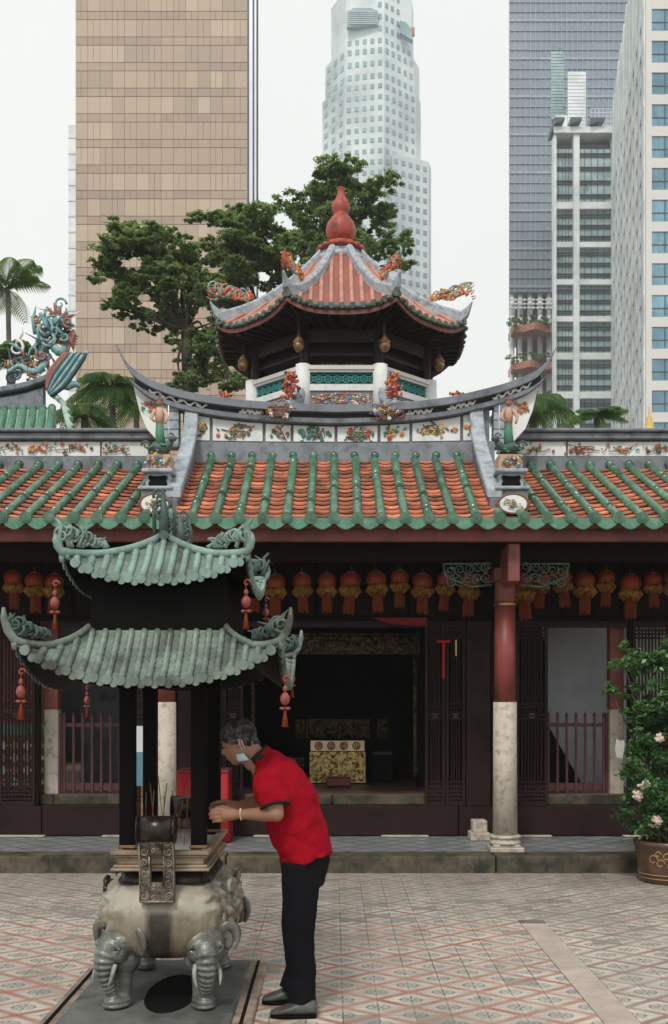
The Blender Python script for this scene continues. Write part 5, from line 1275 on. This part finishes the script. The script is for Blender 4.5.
w = MB(); w.ball((UX,UY-.36,1.715), (.035,.035,.02), 12); w.tube([(UX,UY-.36,1.69),(UX,UY-.36,1.66)], [.03,.01], 10); w.build('boss', 'urn_gold', U)
# hanging charms at the canopy corners
CH = None
def charm(px, py, Y, label, s_=1.0):
    global CH
    P = at(px, py, Y)
    if CH is None:
        CH = thing('hanging_charm', tuple(P), label, 'charm', 'charms on the canopy corners')
        w = MB(); w.tube([P, P+Vector((0,0,-.26))], .0025, 5); w.build('cord', 'dark_red_cloth', CH)
        w = MB(); spiral(w, P+Vector((.004,0,-.03)), .02, 1, .006, n=6, steps=14); w.ball(P+Vector((0,0,-.075)), (.012,.012,.016), 8); w.build('hook', 'charm_pink', CH)
        w = MB(); w.lathe(P+Vector((0,0,-.152)), [(.006,0),(.017,.008),(.024,.025),(.022,.042),(.012,.056),(.004,.062)], 12); w.build('bead', 'charm_pink', CH)
        w = MB(); w.ball(P+Vector((-.013,0,-.168)), (.014,.01,.008), 8); w.ball(P+Vector((.013,0,-.168)), (.014,.01,.008), 8); w.build('knot', 'charm_pink', CH)
        w = MB(); w.lathe(P+Vector((0,0,-.255)), [(.019,0),(.013,.01),(.016,.013),(.011,.026),(.014,.029),(.008,.05),(.006,.075)], 10); w.build('tassel', 'tassel_red', CH)
        return CH
    return dup(CH, P, label)
charm(21,666,4.98,'pink and red charm at the far left, under the near corner of the lower canopy')
charm(87,684,6.36,'small red charm hanging in front of the left picket fence').scale = (.8,)*3
charm(285,673,4.98,'pink charm with red tassel hanging nearest the altar, near right corner of lower canopy')
charm(292,662,6.4,'red charm half hidden behind the rightmost pink charm').scale = (.85,)*3
charm(55,578,5.16,'pale pink beaded charm below the left scrollwork of the upper canopy')
charm(103,594,6.2,'dim red charm between the two canopy tiers, left of centre').scale = (.8,)*3
charm(246,577,5.16,'pink bell-tasselled charm below the right corner of the upper canopy')
charm(266,596,6.2,'dark red charm just right of the pink bell-tasselled charm').scale = (.8,)*3
# incense sticks
q = random.Random(9); spots = [(146,792,0),(150,783,.03),(154,790,-.02),(158,776,.04),(164,795,0),(167,783,-.04),(172,790,.05),(186,789,.02),(190,780,-.03),(194,792,.04),(183,800,-.05),(200,776,.03)]
for i, (px, py, ln) in enumerate(spots):
    Yb = UY+q.uniform(-.3,.34); tp = at(px, py, Yb); bt = Vector((tp.x+ln, Yb+q.uniform(-.02,.02), .828)); w = MB(); w.cur = 0; m_ = tp.lerp(bt,.35); w.tube([tp, m_], .0028, 5); w.cur = 1; w.tube([m_, bt], .0018, 5)
    o = w.build('incense_stick', ['incense','incense_red'], None, loc=bt)
    tag(o, 'thin burning incense stick in the bronze burner, %s from the left of the cluster' % ORD[i] if False else 'thin incense stick standing in the ash of the bronze burner', 'incense stick', 'incense sticks in the burner')

# ================================================================ things inside the hall
A = thing('altar_table', at(337,785,12.7)[:], 'gilded carved altar table with four round medallions, in the dark central doorway', 'altar')
a, b = at(310.5,784,12.7), at(364.5,740,12.7)
w = MB(); w.box(a.x-.02,b.x+.02,12.72,13.3,.587,b.z); w.build('table_body', 'black_wood', A)
relief(a.x+.01,b.x-.01,.62,at(0,753.5,12.7).z,12.705,'gold',60,34,.035,5,'carved_front',A)
w = MB(); zt = at(0,740.5,12.7).z; zb = at(0,751,12.7).z; w.box(a.x,b.x,12.68,12.72,zb,zt); w.build('medallion_band', 'gold_plain', A, bevel=.004)
for i in range(4):
    xx = lerp(a.x,b.x,(i+.65)/4.3); zz = (zb+zt)/2; w = MB(); w.tube([(xx,12.68,zz),(xx,12.668,zz)], .05, 20); md = w.build('medallion', 'fl_brown', A)
    w = MB(); w.tube([(xx+math.cos(2*PI*k/14)*.03,12.664,zz+math.sin(2*PI*k/14)*.03) for k in range(15)], .006, 5, cap=False)
    w.bar((xx-.02,12.664,zz),(xx+.02,12.664,zz),.006,.006); w.bar((xx,12.664,zz-.022),(xx,12.664,zz+.022),.006,.006); w.build('emblem', 'gold', md)
w = MB(); p = at(338.5,776,12.3); w.box(p.x-.145,p.x+.145,12.2,12.45,.595,.695); ks = w.build('kneeling_stool', 'maroon', None, loc=(p.x,12.3,.587), bevel=.012); w = MB(); w.box(p.x-.13,p.x+.13,12.22,12.43,.587,.594); tag(ks, 'low maroon kneeling stool in front of the gilded altar', 'stool')
ks2 = w.build('foot', 'black_wood', ks)
W_ = thing('carved_screen', at(345,737,13.6)[:], 'row of dim gilt carved panels behind the altar table', 'screen')
for x0, x1 in ((296,304),(307,322),(324,339),(341,356),(358,369),(378,387)):
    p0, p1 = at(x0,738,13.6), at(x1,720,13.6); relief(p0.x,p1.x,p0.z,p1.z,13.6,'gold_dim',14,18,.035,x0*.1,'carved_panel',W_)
w = MB(); p0, p1 = at(290,785,13.65), at(392,717,13.65); w.box(p0.x,p1.x,13.66,13.75,.587,p1.z); w.build('frame', 'black_wood', W_)
w = MB(); p0, p1 = at(372,785,12.9), at(393,750,12.9); w.box(p0.x,p1.x,12.9,13.3,.587,p1.z); ch = w.build('side_chest', 'post_black', None, loc=((p0.x+p1.x)/2,13.1,.587), bevel=.01); tag(ch, 'black chest standing right of the gilded altar', 'chest')
w = MB(); w.box(p0.x+.01,p1.x-.01,12.885,12.899,p1.z-.06,p1.z-.02); w.build('drawer_trim', 'dark_plaster', ch)
w = MB(); p0, p1 = at(288,785,12.9), at(303,757,12.9); w.box(p0.x,p1.x,12.9,13.3,.587,p1.z); ch = w.build('side_chest', 'post_black', None, loc=((p0.x+p1.x)/2,13.1,.587), bevel=.01); tag(ch, 'dark chest with a gilt top edge, left of the gilded altar', 'chest')
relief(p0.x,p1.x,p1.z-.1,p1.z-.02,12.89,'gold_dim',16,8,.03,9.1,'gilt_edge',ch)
# red ribbon on the right door leaf
w = MB(); p = at(443.5,640,11.08); w.box(p.x-.015,p.x+.015,11.07,11.09,at(0,678,11.08).z,p.z); w.box(p.x-.07,p.x+.07,11.065,11.085,p.z-.03,p.z); rb_ = w.build('red_ribbon', 'red_cloth', None, loc=p, bevel=.003); tag(rb_, 'red ribbon hanging on the lattice door right of the central doorway', 'ribbon')
w = MB(); p = at(456,640,11.08); w.box(p.x-.008,p.x+.008,11.07,11.085,at(0,656,11.08).z,p.z); rb_ = w.build('gold_tassel', 'fl_yellow', None, loc=p); tag(rb_, 'short yellow tassel just right of the red ribbon', 'tassel')
# red draped table left of the doorway
TB = thing('draped_table', (at(204,770,10.75).x,10.8,.153), 'table draped in red cloth behind the incense burner', 'table')
p0, p1 = at(177,838,10.6), at(228,771,10.6)
w = MB(); ring = []
for z, o in ((.17,.012),(.45,.006),(p1.z-.02,0)):
    r_ = []
    for k in range(80):
        t = k/80*4; sdn = int(t); f = t-sdn; cx = (p0.x+p1.x)/2; hx = (p1.x-p0.x)/2; 
        P = [(cx-hx+2*hx*f,10.6),(cx+hx,10.6+.4*f),(cx+hx-2*hx*f,11.0),(cx-hx,11.0-.4*f)][sdn]; wv = o*(1+math.sin(k*1.9)); d_ = Vector((P[0]-cx,P[1]-10.8,0)).normalized()*wv; r_.append((P[0]+d_.x,P[1]+d_.y,z))
    ring.append(r_)
w.smooth = True; w.loft(ring); w.build('cloth', 'red_cloth', TB)
w = MB(); w.box(p0.x-.005,p1.x+.005,10.59,11.01,p1.z-.019,p1.z+.01); w.build('table_top', 'maroon', TB, bevel=.005)
# banner and timber board seen between the posts
w = MB(); p0, p1 = at(136.5,786,10.4), at(143,726,10.4); w.cur = 0; zm = at(0,752,10.4).z
w.box(p0.x,p1.x,10.4,10.412,zm,p1.z); w.cur = 1; w.box(p0.x,p1.x,10.4,10.412,p0.z,zm-.002); bn = w.build('banner', ['white_wall','banner_blue'], None, loc=(p0.x,10.4,p0.z)); tag(bn, 'narrow white and blue banner seen between the left canopy posts', 'banner')
w = MB(); p0, p1 = at(141,835,10.5), at(146.5,782,10.5); w.box(p0.x,p1.x,10.5,10.53,.153,p1.z); bd_ = w.build('wooden_board', 'brass', None, loc=(p0.x,10.5,.153)); tag(bd_, 'upright strip of bare wood beside the banner, behind the burner', 'board')
# guardian like carved bracket left of the doorway
# ---------------------------------------------------------------- paper lanterns
LN = None
def lantern(px, Y, label, grp, dz=0):
    global LN
    P = Vector(((px-CX)*Y/F, Y, 2.93+dz))
    if LN is None:
        LN = thing('paper_lantern', tuple(P), label, 'lantern', grp)
        w = MB(); w.tube([P, P+Vector((0,0,-.05))], .004, 5); w.build('hook', 'brass', LN)
        w = MB(); rings = []
        for i in range(13):
            a = .25+(PI-.5)*i/12; r = .092*math.sin(a)**.8; rings.append([P+Vector((math.cos(2*PI*k/24)*r*(1+.04*math.cos(12*PI*k/24*2)), math.sin(2*PI*k/24)*r*(1+.04*math.cos(12*PI*k/24*2)), -.135+.08*math.cos(a))) for k in range(24)])
        w.smooth = True; w.loft(rings); w.build('globe', 'lantern_red', LN)
        w = MB(); q = random.Random(2)
        for k in range(22):
            a = 2*PI*k/22; u = Vector((math.cos(a), math.sin(a), 0)); w.tube([P+u*.06+Vector((0,0,-.165-q.uniform(0,.02))), P+u*.095+Vector((0,0,-.215-q.uniform(0,.03))), P+u*.06+Vector((0,0,-.265-q.uniform(0,.035)))], [.014,.017,.005], 5)
        w.build('fringe', 'lantern_yellow', LN)
        w = MB()
        for k in range(12):
            a = 2*PI*k/12; u = Vector((math.cos(a), math.sin(a), 0)); w.tube([P+u*.03+Vector((0,0,-.22)), P+u*.042+Vector((0,0,-.34)), P+u*.045+Vector((0,0,-.42-q.uniform(0,.03)))], [.012,.011,.009], 5)
        w.build('tassel', 'tassel_red', LN)
        w = MB(); w.lathe(P+Vector((0,0,-.065)), [(.035,0),(.04,.012),(.02,.02)], 12); w.build('gilt_cap', 'brass', LN)
        return LN
    o = dup(LN, P, label, rz=R.uniform(0,6)); o['group'] = grp; s_ = R.uniform(.95,1.14); o.scale = (s_,s_,s_*R.uniform(.92,1.05)); o.rotation_euler[0] = R.uniform(-.09,.09); o.rotation_euler[1] = R.uniform(-.09,.09); return o
G1 = 'lanterns in a row across the central bay'; 
for i, px in enumerate([254,276,301,328.5,353,376.5,400,424,447,470]): lantern(px+R.uniform(-1.5,1.5), 10.5, 'red paper lantern with yellow fringe, %s from the left in the central bay' % ORD[i], G1, R.uniform(-.02,.02))
for i, px in enumerate([521,541,561,584,607,630,652,674]): lantern(px+R.uniform(-1.5,1.5), 10.5, 'red paper lantern with yellow fringe, %s from the left in the right bay' % ORD[i], 'lanterns in a row across the right bay', R.uniform(-.02,.02))
for i, px in enumerate([-8,14,34,54]): lantern(px+R.uniform(-1.5,1.5), 10.5, 'red paper lantern with yellow fringe, %s from the left edge in the left bay' % ORD[i], 'lanterns in a row across the left bay', R.uniform(-.02,.02))

# ================================================================ potted shrub
px0 = at(666,880,9.33); PT = thing('plant_pot', (px0.x, 9.25, 0), 'brown glazed pot with a tan dragon motif at the right edge', 'plant pot')
w = MB(); w.lathe((px0.x,9.25,0), [(.225,0),(.24,.02),(.27,.12),(.285,.24),(.29,.32),(.305,.335),(.305,.37),(.28,.375),(.27,.34)], 32); w.build('pot_body', 'pot_glaze', PT)
w = MB(); w.lathe((px0.x,9.25,0), [(.1,.335),(.272,.342),(.1,.345)], 20); w.build('soil', 'tree_bark', PT)
w = MB(); pot_r = lambda z: interp([(0,.225),(.02,.24),(.12,.27),(.24,.285),(.32,.29)], z)
def onpot(a, z): return Vector((px0.x+math.cos(a)*(pot_r(z)+.002), 9.25+math.sin(a)*(pot_r(z)+.002), z))
for z in (.05,.085): w.tube([onpot(2*PI*k/40, z) for k in range(41)], .005, 5, cap=False)
for a0 in (-2.35,-1.2,-.1): 
    for da, z, r in ((0,.22,.05),(.22,.19,.045),(.4,.25,.04),(.15,.27,.03),(.5,.17,.03)):
        w.tube([onpot(a0+da+math.cos(t)*r*(1-t/9)*3.4, z+math.sin(t)*r*(1-t/9)) for t in [i*.7 for i in range(9)]], .007, 5)
w.build('dragon_motif', 'pot_dragon', PT)
SH = thing('flowering_shrub', (px0.x, 9.25, .34), 'tall leafy shrub with pale pink blooms growing in the brown pot', 'shrub')
q = random.Random(12); w = MB(); cl = []
for x, y, rx, ry in ((660,818,32,20),(645,790,30,22),(672,780,26,24),(650,760,24,20),(640,735,22,18),(665,740,26,24),(655,705,26,22),(638,690,14,16),(668,690,22,20),(648,665,24,16),(665,650,22,12),(625,668,12,14),(614,690,7,8),(628,650,7,8),(650,725,22,18),(632,770,16,14),(690,740,30,60),(690,800,30,30),(690,680,24,30),(626,812,10,8),(637,710,13,14),(690,650,20,14)):
    c0 = at(x,y,9.25)+Vector((0,q.uniform(-.1,.12),0)); cl.append((tuple(c0), (rx*.0084, max(.1,rx*.0075), ry*.0086)))
    b0 = Vector((px0.x+q.uniform(-.12,.12), 9.25+q.uniform(-.1,.1), .34)); w.tube(smooth_path([b0, b0.lerp(c0,.5)+Vector((q.uniform(-.05,.05),0,.08)), c0],4), [.012*(1-i/12) for i in range(9)], 6)
w.build('stems', 'stem', SH); leaves('foliage', cl, 15000, .030, 'leaf_bush', SH, 5, flat=.8, aspect=.5)
for i, (x, y) in enumerate(((636,783),(630,793),(649,817),(651,737))):
    c0 = at(x,y,9.25)+Vector((0,-.24,0)); w = MB(); c0.z += .0
    for j in range(3):
        for k in range(6): a = 2*PI*k/6+j*.5+q.uniform(-.4,.4); r = (.036-.009*j)*q.uniform(.6,1.15); w.ball(c0+Vector((math.cos(a)*r, -.008*j+q.uniform(-.012,.012), math.sin(a)*r)), (.02,.009,.014), 6, Matrix.Rotation(-a,3,'Y'))
    w.build('bloom', 'bloom_pink', SH)
w = MB(); w.prism([(-.03,-.08),(.02,-.09),(.04,.02),(.035,.07),(.0,.06),(-.03,.08),(-.045,-.01)], -.003, .003); p = at(620,748,8.95); w.v = [(x+p.x,y+p.y,z+p.z) for x,y,z in w.v]; w.build('white_tag', 'ash', SH)
# ================================================================ worshipper
YM = 5.42
W = lambda px, py, y=0.0: Vector(((px-CX)*YM/F, YM+y, H+(HY-py)*YM/F))
PE = thing('person', (W(297,1000).x, YM, 0), 'worshipper in a red shirt and black trousers bending over the incense burner', 'person')
def oring(c0, ax, a, b, n=24, yo=0):   # ring in the plane spanned by ax (x-z) and Y
    ax = Vector(ax).normalized(); return [c0+ax*math.cos(2*PI*k/n)*a+Vector((0,1,0))*(math.sin(2*PI*k/n)*b+yo) for k in range(n)]
hu = Vector((-.40,0,.92)).normalized(); hf = Vector((-.92,0,-.40)).normalized(); hs_ = Vector((0,1,0))
HC = W(238,742)
Hd = lambda f, s_, u: HC+(hf*f+hs_*s_+hu*u)*.94
rot = Matrix((( hf.x, 0, hu.x),(0,1,0),(hf.z,0,hu.z)))     # columns: f,s,u
b = MB(); b.smooth = True
b.ball(Hd(-.012,0,.028), (.093,.074,.088), 20, rot)                 # skull
b.ball(Hd(.018,0,-.035), (.066,.058,.075), 18, rot)                 # face
b.ball(Hd(.045,0,-.088), (.034,.034,.026), 12, rot)                 # chin
b.tube([Hd(-.02,.045,-.06), Hd(.05,.022,-.092)], [.02,.018], 8); b.tube([Hd(-.02,-.045,-.06), Hd(.05,-.022,-.092)], [.02,.018], 8)
b.tube([Hd(.075,0,.012), Hd(.098,0,-.022), Hd(.094,0,-.036)], [.009,.013,.011], 8)      # nose
for s_ in (-1,1):
    b.ball(Hd(.09,s_*.012,-.034), (.009,.008,.007), 8); b.ball(Hd(.066,s_*.032,.02), (.016,.02,.008), 8, rot)
    b.tube([Hd(-.012,s_*.074,.012), Hd(-.022,s_*.081,.006), Hd(-.022,s_*.081,-.012), Hd(-.012,s_*.076,-.032)], [.007,.009,.008,.007], 8)
b.tube([Hd(.082,-.02,-.058), Hd(.088,0,-.056), Hd(.082,.02,-.058)], .0075, 8); b.tube([Hd(.079,-.017,-.068), Hd(.084,0,-.068), Hd(.079,.017,-.068)], .0075, 8)
b.tube([Hd(-.035,0,-.03), W(256,758), W(266,770)], [.056,.055,.075], 16)             # neck
b.tube([Hd(-.0,0,-.06), W(255,764)], [.04,.05], 12)
def torso(mb, k=1.0, add=0, last=True):
    rr = [((306,860),(24,-8),.125,.165),((301,838),(26,-7),.135,.165),((292,812),(28,-8),.142,.172),((283,789),(28,-10),.135,.185),((275,772),(26,-12),.112,.19),((268,762),(20,-12),.075,.13),((263,757),(14,-10),.05,.07)]
    mb.loft([oring(W(*c0), (ax[0],0,-ax[1]), a*k+add, w_*k+add) for c0, ax, a, w_ in rr])
torso(b, .84)
LEG = [(-.085,[(300,858),(301,895),(299,935),(303,972),(302,998)]), (.085,[(304,858),(300,895),(296,935),(299,970),(291,992)])]
for yo, ps in LEG:
    b.tube([W(x+2,y,yo*.95) for x,y in ps], [.07,.066,.05,.042,.036], 16)
ARM = []
for yo, (sh, el, wr, hd) in ((-.19,((272,776),(279,809),(238,812),(225,813))), (.19,((266,773),(271,800),(236,808),(223,809)))):
    s_ = -1 if yo < 0 else 1
    S_, E_, Wr, Hh = W(*sh,yo*.9), W(*el,yo*1.25), W(*wr,yo*.55), W(*hd,yo*.42); ARM.append((S_,E_,Wr,Hh))
    b.tube([S_, S_.lerp(E_,.5), E_], [.052,.045,.038], 14); b.ball(E_, .039, 12)
    b.tube([E_, E_.lerp(Wr,.3), E_.lerp(Wr,.7), Wr], [.038,.038,.029,.023], 14)
    b.tube([Wr, Hh], [.024,.028], 12, flat=1.25, flatdir=(0,0,1))
    d_ = (Hh-Wr).normalized(); fx = Vector((-1,0,-.06)).normalized()
    for j, (o, L) in enumerate(((.030,.072),(.010,.080),(-.011,.075),(-.031,.060))):       # fingers, stacked in height, curled
        base = Wr+ (Hh-Wr)*.75+Vector((0,0,o*.9)); m1 = Hh+fx*L*.42+Vector((0,0,o)); m2 = Hh+fx*L*.8+Vector((0,-s_*.014,o-.003)); e = Hh+fx*L*1.0+Vector((0,-s_*.032,o-.008))
        b.tube([base,m1,m2,e], [.0105,.0095,.0085,.007], 8)
    b.tube([Wr+(Hh-Wr)*.3+Vector((0,-s_*.01,.02)), Hh+Vector((-.002,-s_*.028,.036)), Hh+Vector((-.038,-s_*.034,.030)), Hh+Vector((-.058,-s_*.03,.02))], [.013,.0115,.010,.0075], 8)   # thumb
body = remeshed(b, 'body', 'skin', PE, .0052, 5)
# hair
h = MB(); h.smooth = True
h.ball(Hd(-.018,0,.036), (.098,.079,.087), 20, rot)
for s_ in (-1,1): h.tube([Hd(-.035,s_*.062,.03), Hd(-.048,s_*.058,-.015), Hd(-.06,s_*.045,-.045)], [.022,.02,.012], 10); h.tube([Hd(.005,s_*.072,.03),Hd(.012,s_*.073,.0)],[.012,.006],8)
h.tube([Hd(-.075,-.03,-.02), Hd(-.078,0,-.04), Hd(-.075,.03,-.02)], [.03,.034,.03], 10)
q = random.Random(6)
for i in range(0):
    a = q.uniform(-1.3,1.3); t = q.uniform(-.6,2.2); p0 = Hd(-.018+.1*math.cos(t), .082*math.sin(a), .042+.088*abs(math.cos(a))*math.sin(max(.1,t))) ; h.tube([p0, p0+hf*.022+hu*.004], [.006,.003], 5)
hair = remeshed(h, 'hair', 'hair', PE, .005, 2, .4)
# clip hair above the brow: keep it behind a plane
w = MB()
for s_ in (-1,1): w.ball(Hd(.0745,s_*.03,.000), (.006,.011,.005), 8, rot)
w.build('eyes', 'skin', PE)
w = MB()
for s_ in (-1,1): w.tube([Hd(.078,s_*.046,.024), Hd(.086,s_*.03,.03), Hd(.087,s_*.014,.027)], [.003,.0045,.003], 6); w.ball(Hd(.0845,s_*.03,.0015), (.004,.005,.005), 6)
w.build('brows_and_pupils', 'hair', PE)
# mask hanging from the ear under the chin
w = MB(); w.smooth = True; vs = []; n, m_ = 14, 6
for j in range(m_+1):
    for i in range(n+1):
        a = lerp(-1.75,1.75,i/n); v = j/m_; vs.append(Hd(-.0+.062*math.cos(a)-.012*v, .066*math.sin(a), -.066-.045*v+.012*math.cos(a)+.002*(j%2)))
w.add(vs, [(j*(n+1)+i, j*(n+1)+i+1, (j+1)*(n+1)+i+1, (j+1)*(n+1)+i) for j in range(m_) for i in range(n)])
mk = w.build('face_mask', 'mask', PE); so_ = mk.modifiers.new('t','SOLIDIFY'); so_.thickness = .004
w = MB()
for s_ in (-1,1): w.tube([Hd(-.012,s_*.07,-.05), Hd(-.01,s_*.078,-.02), Hd(-.018,s_*.086,.01), Hd(-.03,s_*.082,.0), Hd(-.024,s_*.072,-.05)], .0022, 5)
w.build('ear_loops', 'white_wall', mk)
# shirt
sh = MB(); sh.smooth = True
rr = [((307,859.5),(26,-9),.136,.180),((306.5,858),(26,-9),.137,.181),((302,842),(26,-8),.143,.178),((295,822),(28,-8),.150,.180),((288,802),(28,-9),.152,.188),((281,785),(27,-11),.143,.200),((274,770),(25,-13),.115,.198),((267,760),(19,-13),.078,.135),((262,755.5),(14,-10),.060,.078),((259,753),(14,-10),.056,.068)]
sh.loft([oring(W(*c0), (ax[0],0,-ax[1]), a*(1+.0*i), w_, 32) for i, (c0, ax, a, w_) in enumerate(rr)])
for (S_,E_,Wr,Hh), s_ in zip(ARM, (-1,1)):
    d_ = (E_-S_); sh.tube([S_-d_*.15+Vector((0,-s_*.05,.0)), S_+d_*.1, S_+d_*.5, S_+d_*.78], [.06,.082,.078,.076], 18)
for i in range(46):      # folds
    t = R.uniform(.1,.9); y = R.choice((-1,1))*R.uniform(.06,.165); c0 = W(lerp(303,276,t), lerp(848,772,t), y); c1 = c0+Vector((R.uniform(-.06,.06),R.uniform(-.02,.02),R.uniform(-.1,.06)))
    sh.tube([c0,(c0+c1)/2,c1],[.004,.017,.004],8)
shirt = remeshed(sh, 'red_shirt', 'shirt_red', PE, .0075, 6)
dm = shirt.modifiers.new('d','DISPLACE'); tx = bpy.data.textures.new('folds','CLOUDS'); tx.noise_scale = .11; tx.noise_depth = 2; dm.texture = tx; dm.strength = .04; dm.mid_level = .5; dm.texture_coords = 'LOCAL'
d2 = shirt.modifiers.new('d2','DISPLACE'); tx2 = bpy.data.textures.new('creases','CLOUDS'); tx2.noise_scale = .045; tx2.noise_depth = 3; d2.texture = tx2; d2.strength = .016; d2.texture_coords = 'LOCAL'
for (S_,E_,Wr,Hh) in ARM:
    d_ = (E_-S_); w = MB(); w.tube([S_+d_*.772, S_+d_*.80], [.0775,.0775], 20); w.build('sleeve_trim', 'shirt_trim', shirt)
w = MB(); w.smooth = True; w.loft([oring(W(262.5,758), (14,0,12), .066,.084,28), oring(W(257.5,752.5), (14,0,12), .062,.07,28), oring(W(257.5,752.5), (14,0,12), .056,.064,28)], cap=False); cr = w.build('collar', 'shirt_trim', shirt); cr.modifiers.new('t','SOLIDIFY').thickness = .006
# trousers
tr = MB(); tr.smooth = True
tr.loft([oring(W(307,850), (26,0,8), .118,.158,28), oring(W(306,864), (26,0,4), .122,.165,28), oring(W(304,884), (26,0,0), .105,.165,28)])
for yo, ps in LEG:
    P = [W(x,y,yo) for x,y in ps]; P[-1] = W(ps[-1][0],ps[-1][1]+ (6 if yo<0 else 2),yo); tr.tube([P[0],P[1],P[2],P[3],P[4]], [.098,.095,.082,.07,.072], 18)
for i in range(18):
    yo, ps = LEG[i%2]; t = R.uniform(.3,.98); c0 = W(interp([(880,286),(935,284),(995,288)], lerp(880,995,t)), lerp(880,995,t), yo*1.0); tr.tube([c0, c0+Vector((.05,-.03 if yo<0 else .03,-.03)), c0+Vector((.11,0,.02))], [.004,.016,.004], 6)
tr_o = remeshed(tr, 'trousers', 'trousers', PE, .0075, 5); d3 = tr_o.modifiers.new('d','DISPLACE'); d3.texture = tx; d3.strength = .018; d3.texture_coords = 'LOCAL'
# shoes
for (x0, x1, yb, yo) in ((271,317.5,1016.5,-.12),(262.5,300,1003.5,.12)):
    w = MB(); w.smooth = True; Yc = YM+yo; s0 = Yc/F
    Xa, Xb = (x0-CX)*s0, (x1-CX)*s0; L = Xb-Xa; zb = .002
    secs = [(0,.012,.022,.02),(.06,.022,.036,.028),(.2,.03,.046,.04),(.38,.037,.048,.055),(.55,.045,.044,.07),(.75,.05,.040,.078),(.92,.045,.036,.075),(1,.03,.026,.06)]
    w.loft([[Vector((Xa+t*L, Yc+math.cos(2*PI*k/16)*wd, zb+hgt/2+.010+math.sin(2*PI*k/16)*hgt/2)) for k in range(16)] for t, _, wd, hgt in secs])
    so2 = w.build('shoe', 'shoe', PE)
    w = MB(); w.loft([[(Xa+t*L-.003, Yc-wd-.003, zb), (Xa+t*L-.003, Yc+wd+.003, zb), (Xa+t*L-.003, Yc+wd+.003, zb+.016), (Xa+t*L-.003, Yc-wd-.003, zb+.016)] for t, _, wd, hgt in secs]); w.build('sole', 'post_black', so2, bevel=.004)
w = MB(); Wr = ARM[0][2]; E_ = ARM[0][1]; d_ = (E_-Wr).normalized()
for k in range(16):
    a = 2*PI*k/16; u = d_.cross(Vector((0,1,0))).normalized(); w.ball(Wr+d_*.03+(u*math.cos(a)+Vector((0,1,0))*math.sin(a))*.0265, .0048, 6)
w.build('bead_bracelet', 'gold_plain', PE)
HAZE=0.0005
# ================================================================ camera, light
cam = bpy.data.cameras.new('camera'); co = bpy.data.objects.new('camera', cam); C.objects.link(co)
co.location = (0,0,H); co.rotation_euler = (PI/2,0,0); cam.sensor_fit = 'VERTICAL'; cam.sensor_height = 36; cam.lens = F*36/1024
cam.shift_y = (HY-512)/1024; cam.clip_end = 3000; cam.clip_start = .1
bpy.context.scene.camera = co
wd = bpy.data.worlds.new('World'); bpy.context.scene.world = wd; wd.use_nodes = True; nt = wd.node_tree
bg = nt.nodes['Background']; bg.inputs[1].default_value = .1
sky = nt.nodes.new('ShaderNodeTexSky'); sky.sky_type = 'NISHITA'; sky.sun_disc = False
sky.sun_elevation = math.radians(50); sky.sun_rotation = math.radians(196); sky.dust_density = 5; sky.altitude = 0
hs = nt.nodes.new('ShaderNodeHueSaturation'); hs.inputs['Saturation'].default_value = .12; nt.links.new(sky.outputs[0], hs.inputs['Color'])
mx = nt.nodes.new('ShaderNodeMix'); mx.data_type = 'RGBA'; mx.inputs[0].default_value = .93
nt.links.new(hs.outputs[0], mx.inputs[6])
tc = nt.nodes.new('ShaderNodeTexCoord'); nz = nt.nodes.new('ShaderNodeTexNoise'); nz.inputs['Scale'].default_value = 2.2; nz.inputs['Detail'].default_value = 4
nt.links.new(tc.outputs['Generated'], nz.inputs['Vector'])
cl = nt.nodes.new('ShaderNodeMix'); cl.data_type = 'RGBA'; nt.links.new(nz.outputs[0], cl.inputs[0]); cl.inputs[6].default_value = (7.0,7.3,7.2,1); cl.inputs[7].default_value = (8.2,8.3,8.05,1)
nt.links.new(cl.outputs[2], mx.inputs[7])
nt.links.new(mx.outputs[2], bg.inputs[0])
sl = bpy.data.lights.new('sun', 'SUN'); so = bpy.data.objects.new('sun', sl); C.objects.link(so); sl.energy = 1.5; sl.angle = math.radians(10); sl.color = (1,.95,.88)
el, az = math.radians(50), math.radians(196)      # azimuth from +Y clockwise
d = Vector((math.sin(az)*math.cos(el), math.cos(az)*math.cos(el), math.sin(el)))
so.rotation_euler = d.to_track_quat('Z','Y').to_euler()
if HAZE:
    hz = MB(); hz.box(-260,260,-6,420,-1.0,262); ho = hz.build('haze', 'ground'); ho['kind'] = 'stuff'
    hm = bpy.data.materials.new('haze_air'); hm.use_nodes = True; t_ = hm.node_tree; t_.nodes.clear()
    out = t_.nodes.new('ShaderNodeOutputMaterial'); pv = t_.nodes.new('ShaderNodeVolumePrincipled')
    pv.inputs['Color'].default_value = (.97,.99,1,1); pv.inputs['Density'].default_value = HAZE; t_.links.new(pv.outputs[0], out.inputs['Volume'])
    ho.data.materials.clear(); ho.data.materials.append(hm)
for o in bpy.data.objects:
    if '_o' in o: del o['_o']
    if 'category' in o and o.parent: del o['category']
sc = bpy.context.scene
sc.view_settings.view_transform = 'Standard'; sc.view_settings.look = 'None'; sc.view_settings.exposure = .36; sc.view_settings.gamma = 1
sc.cycles.volume_bounces = 1; sc.cycles.max_bounces = 6; sc.cycles.use_denoising = True
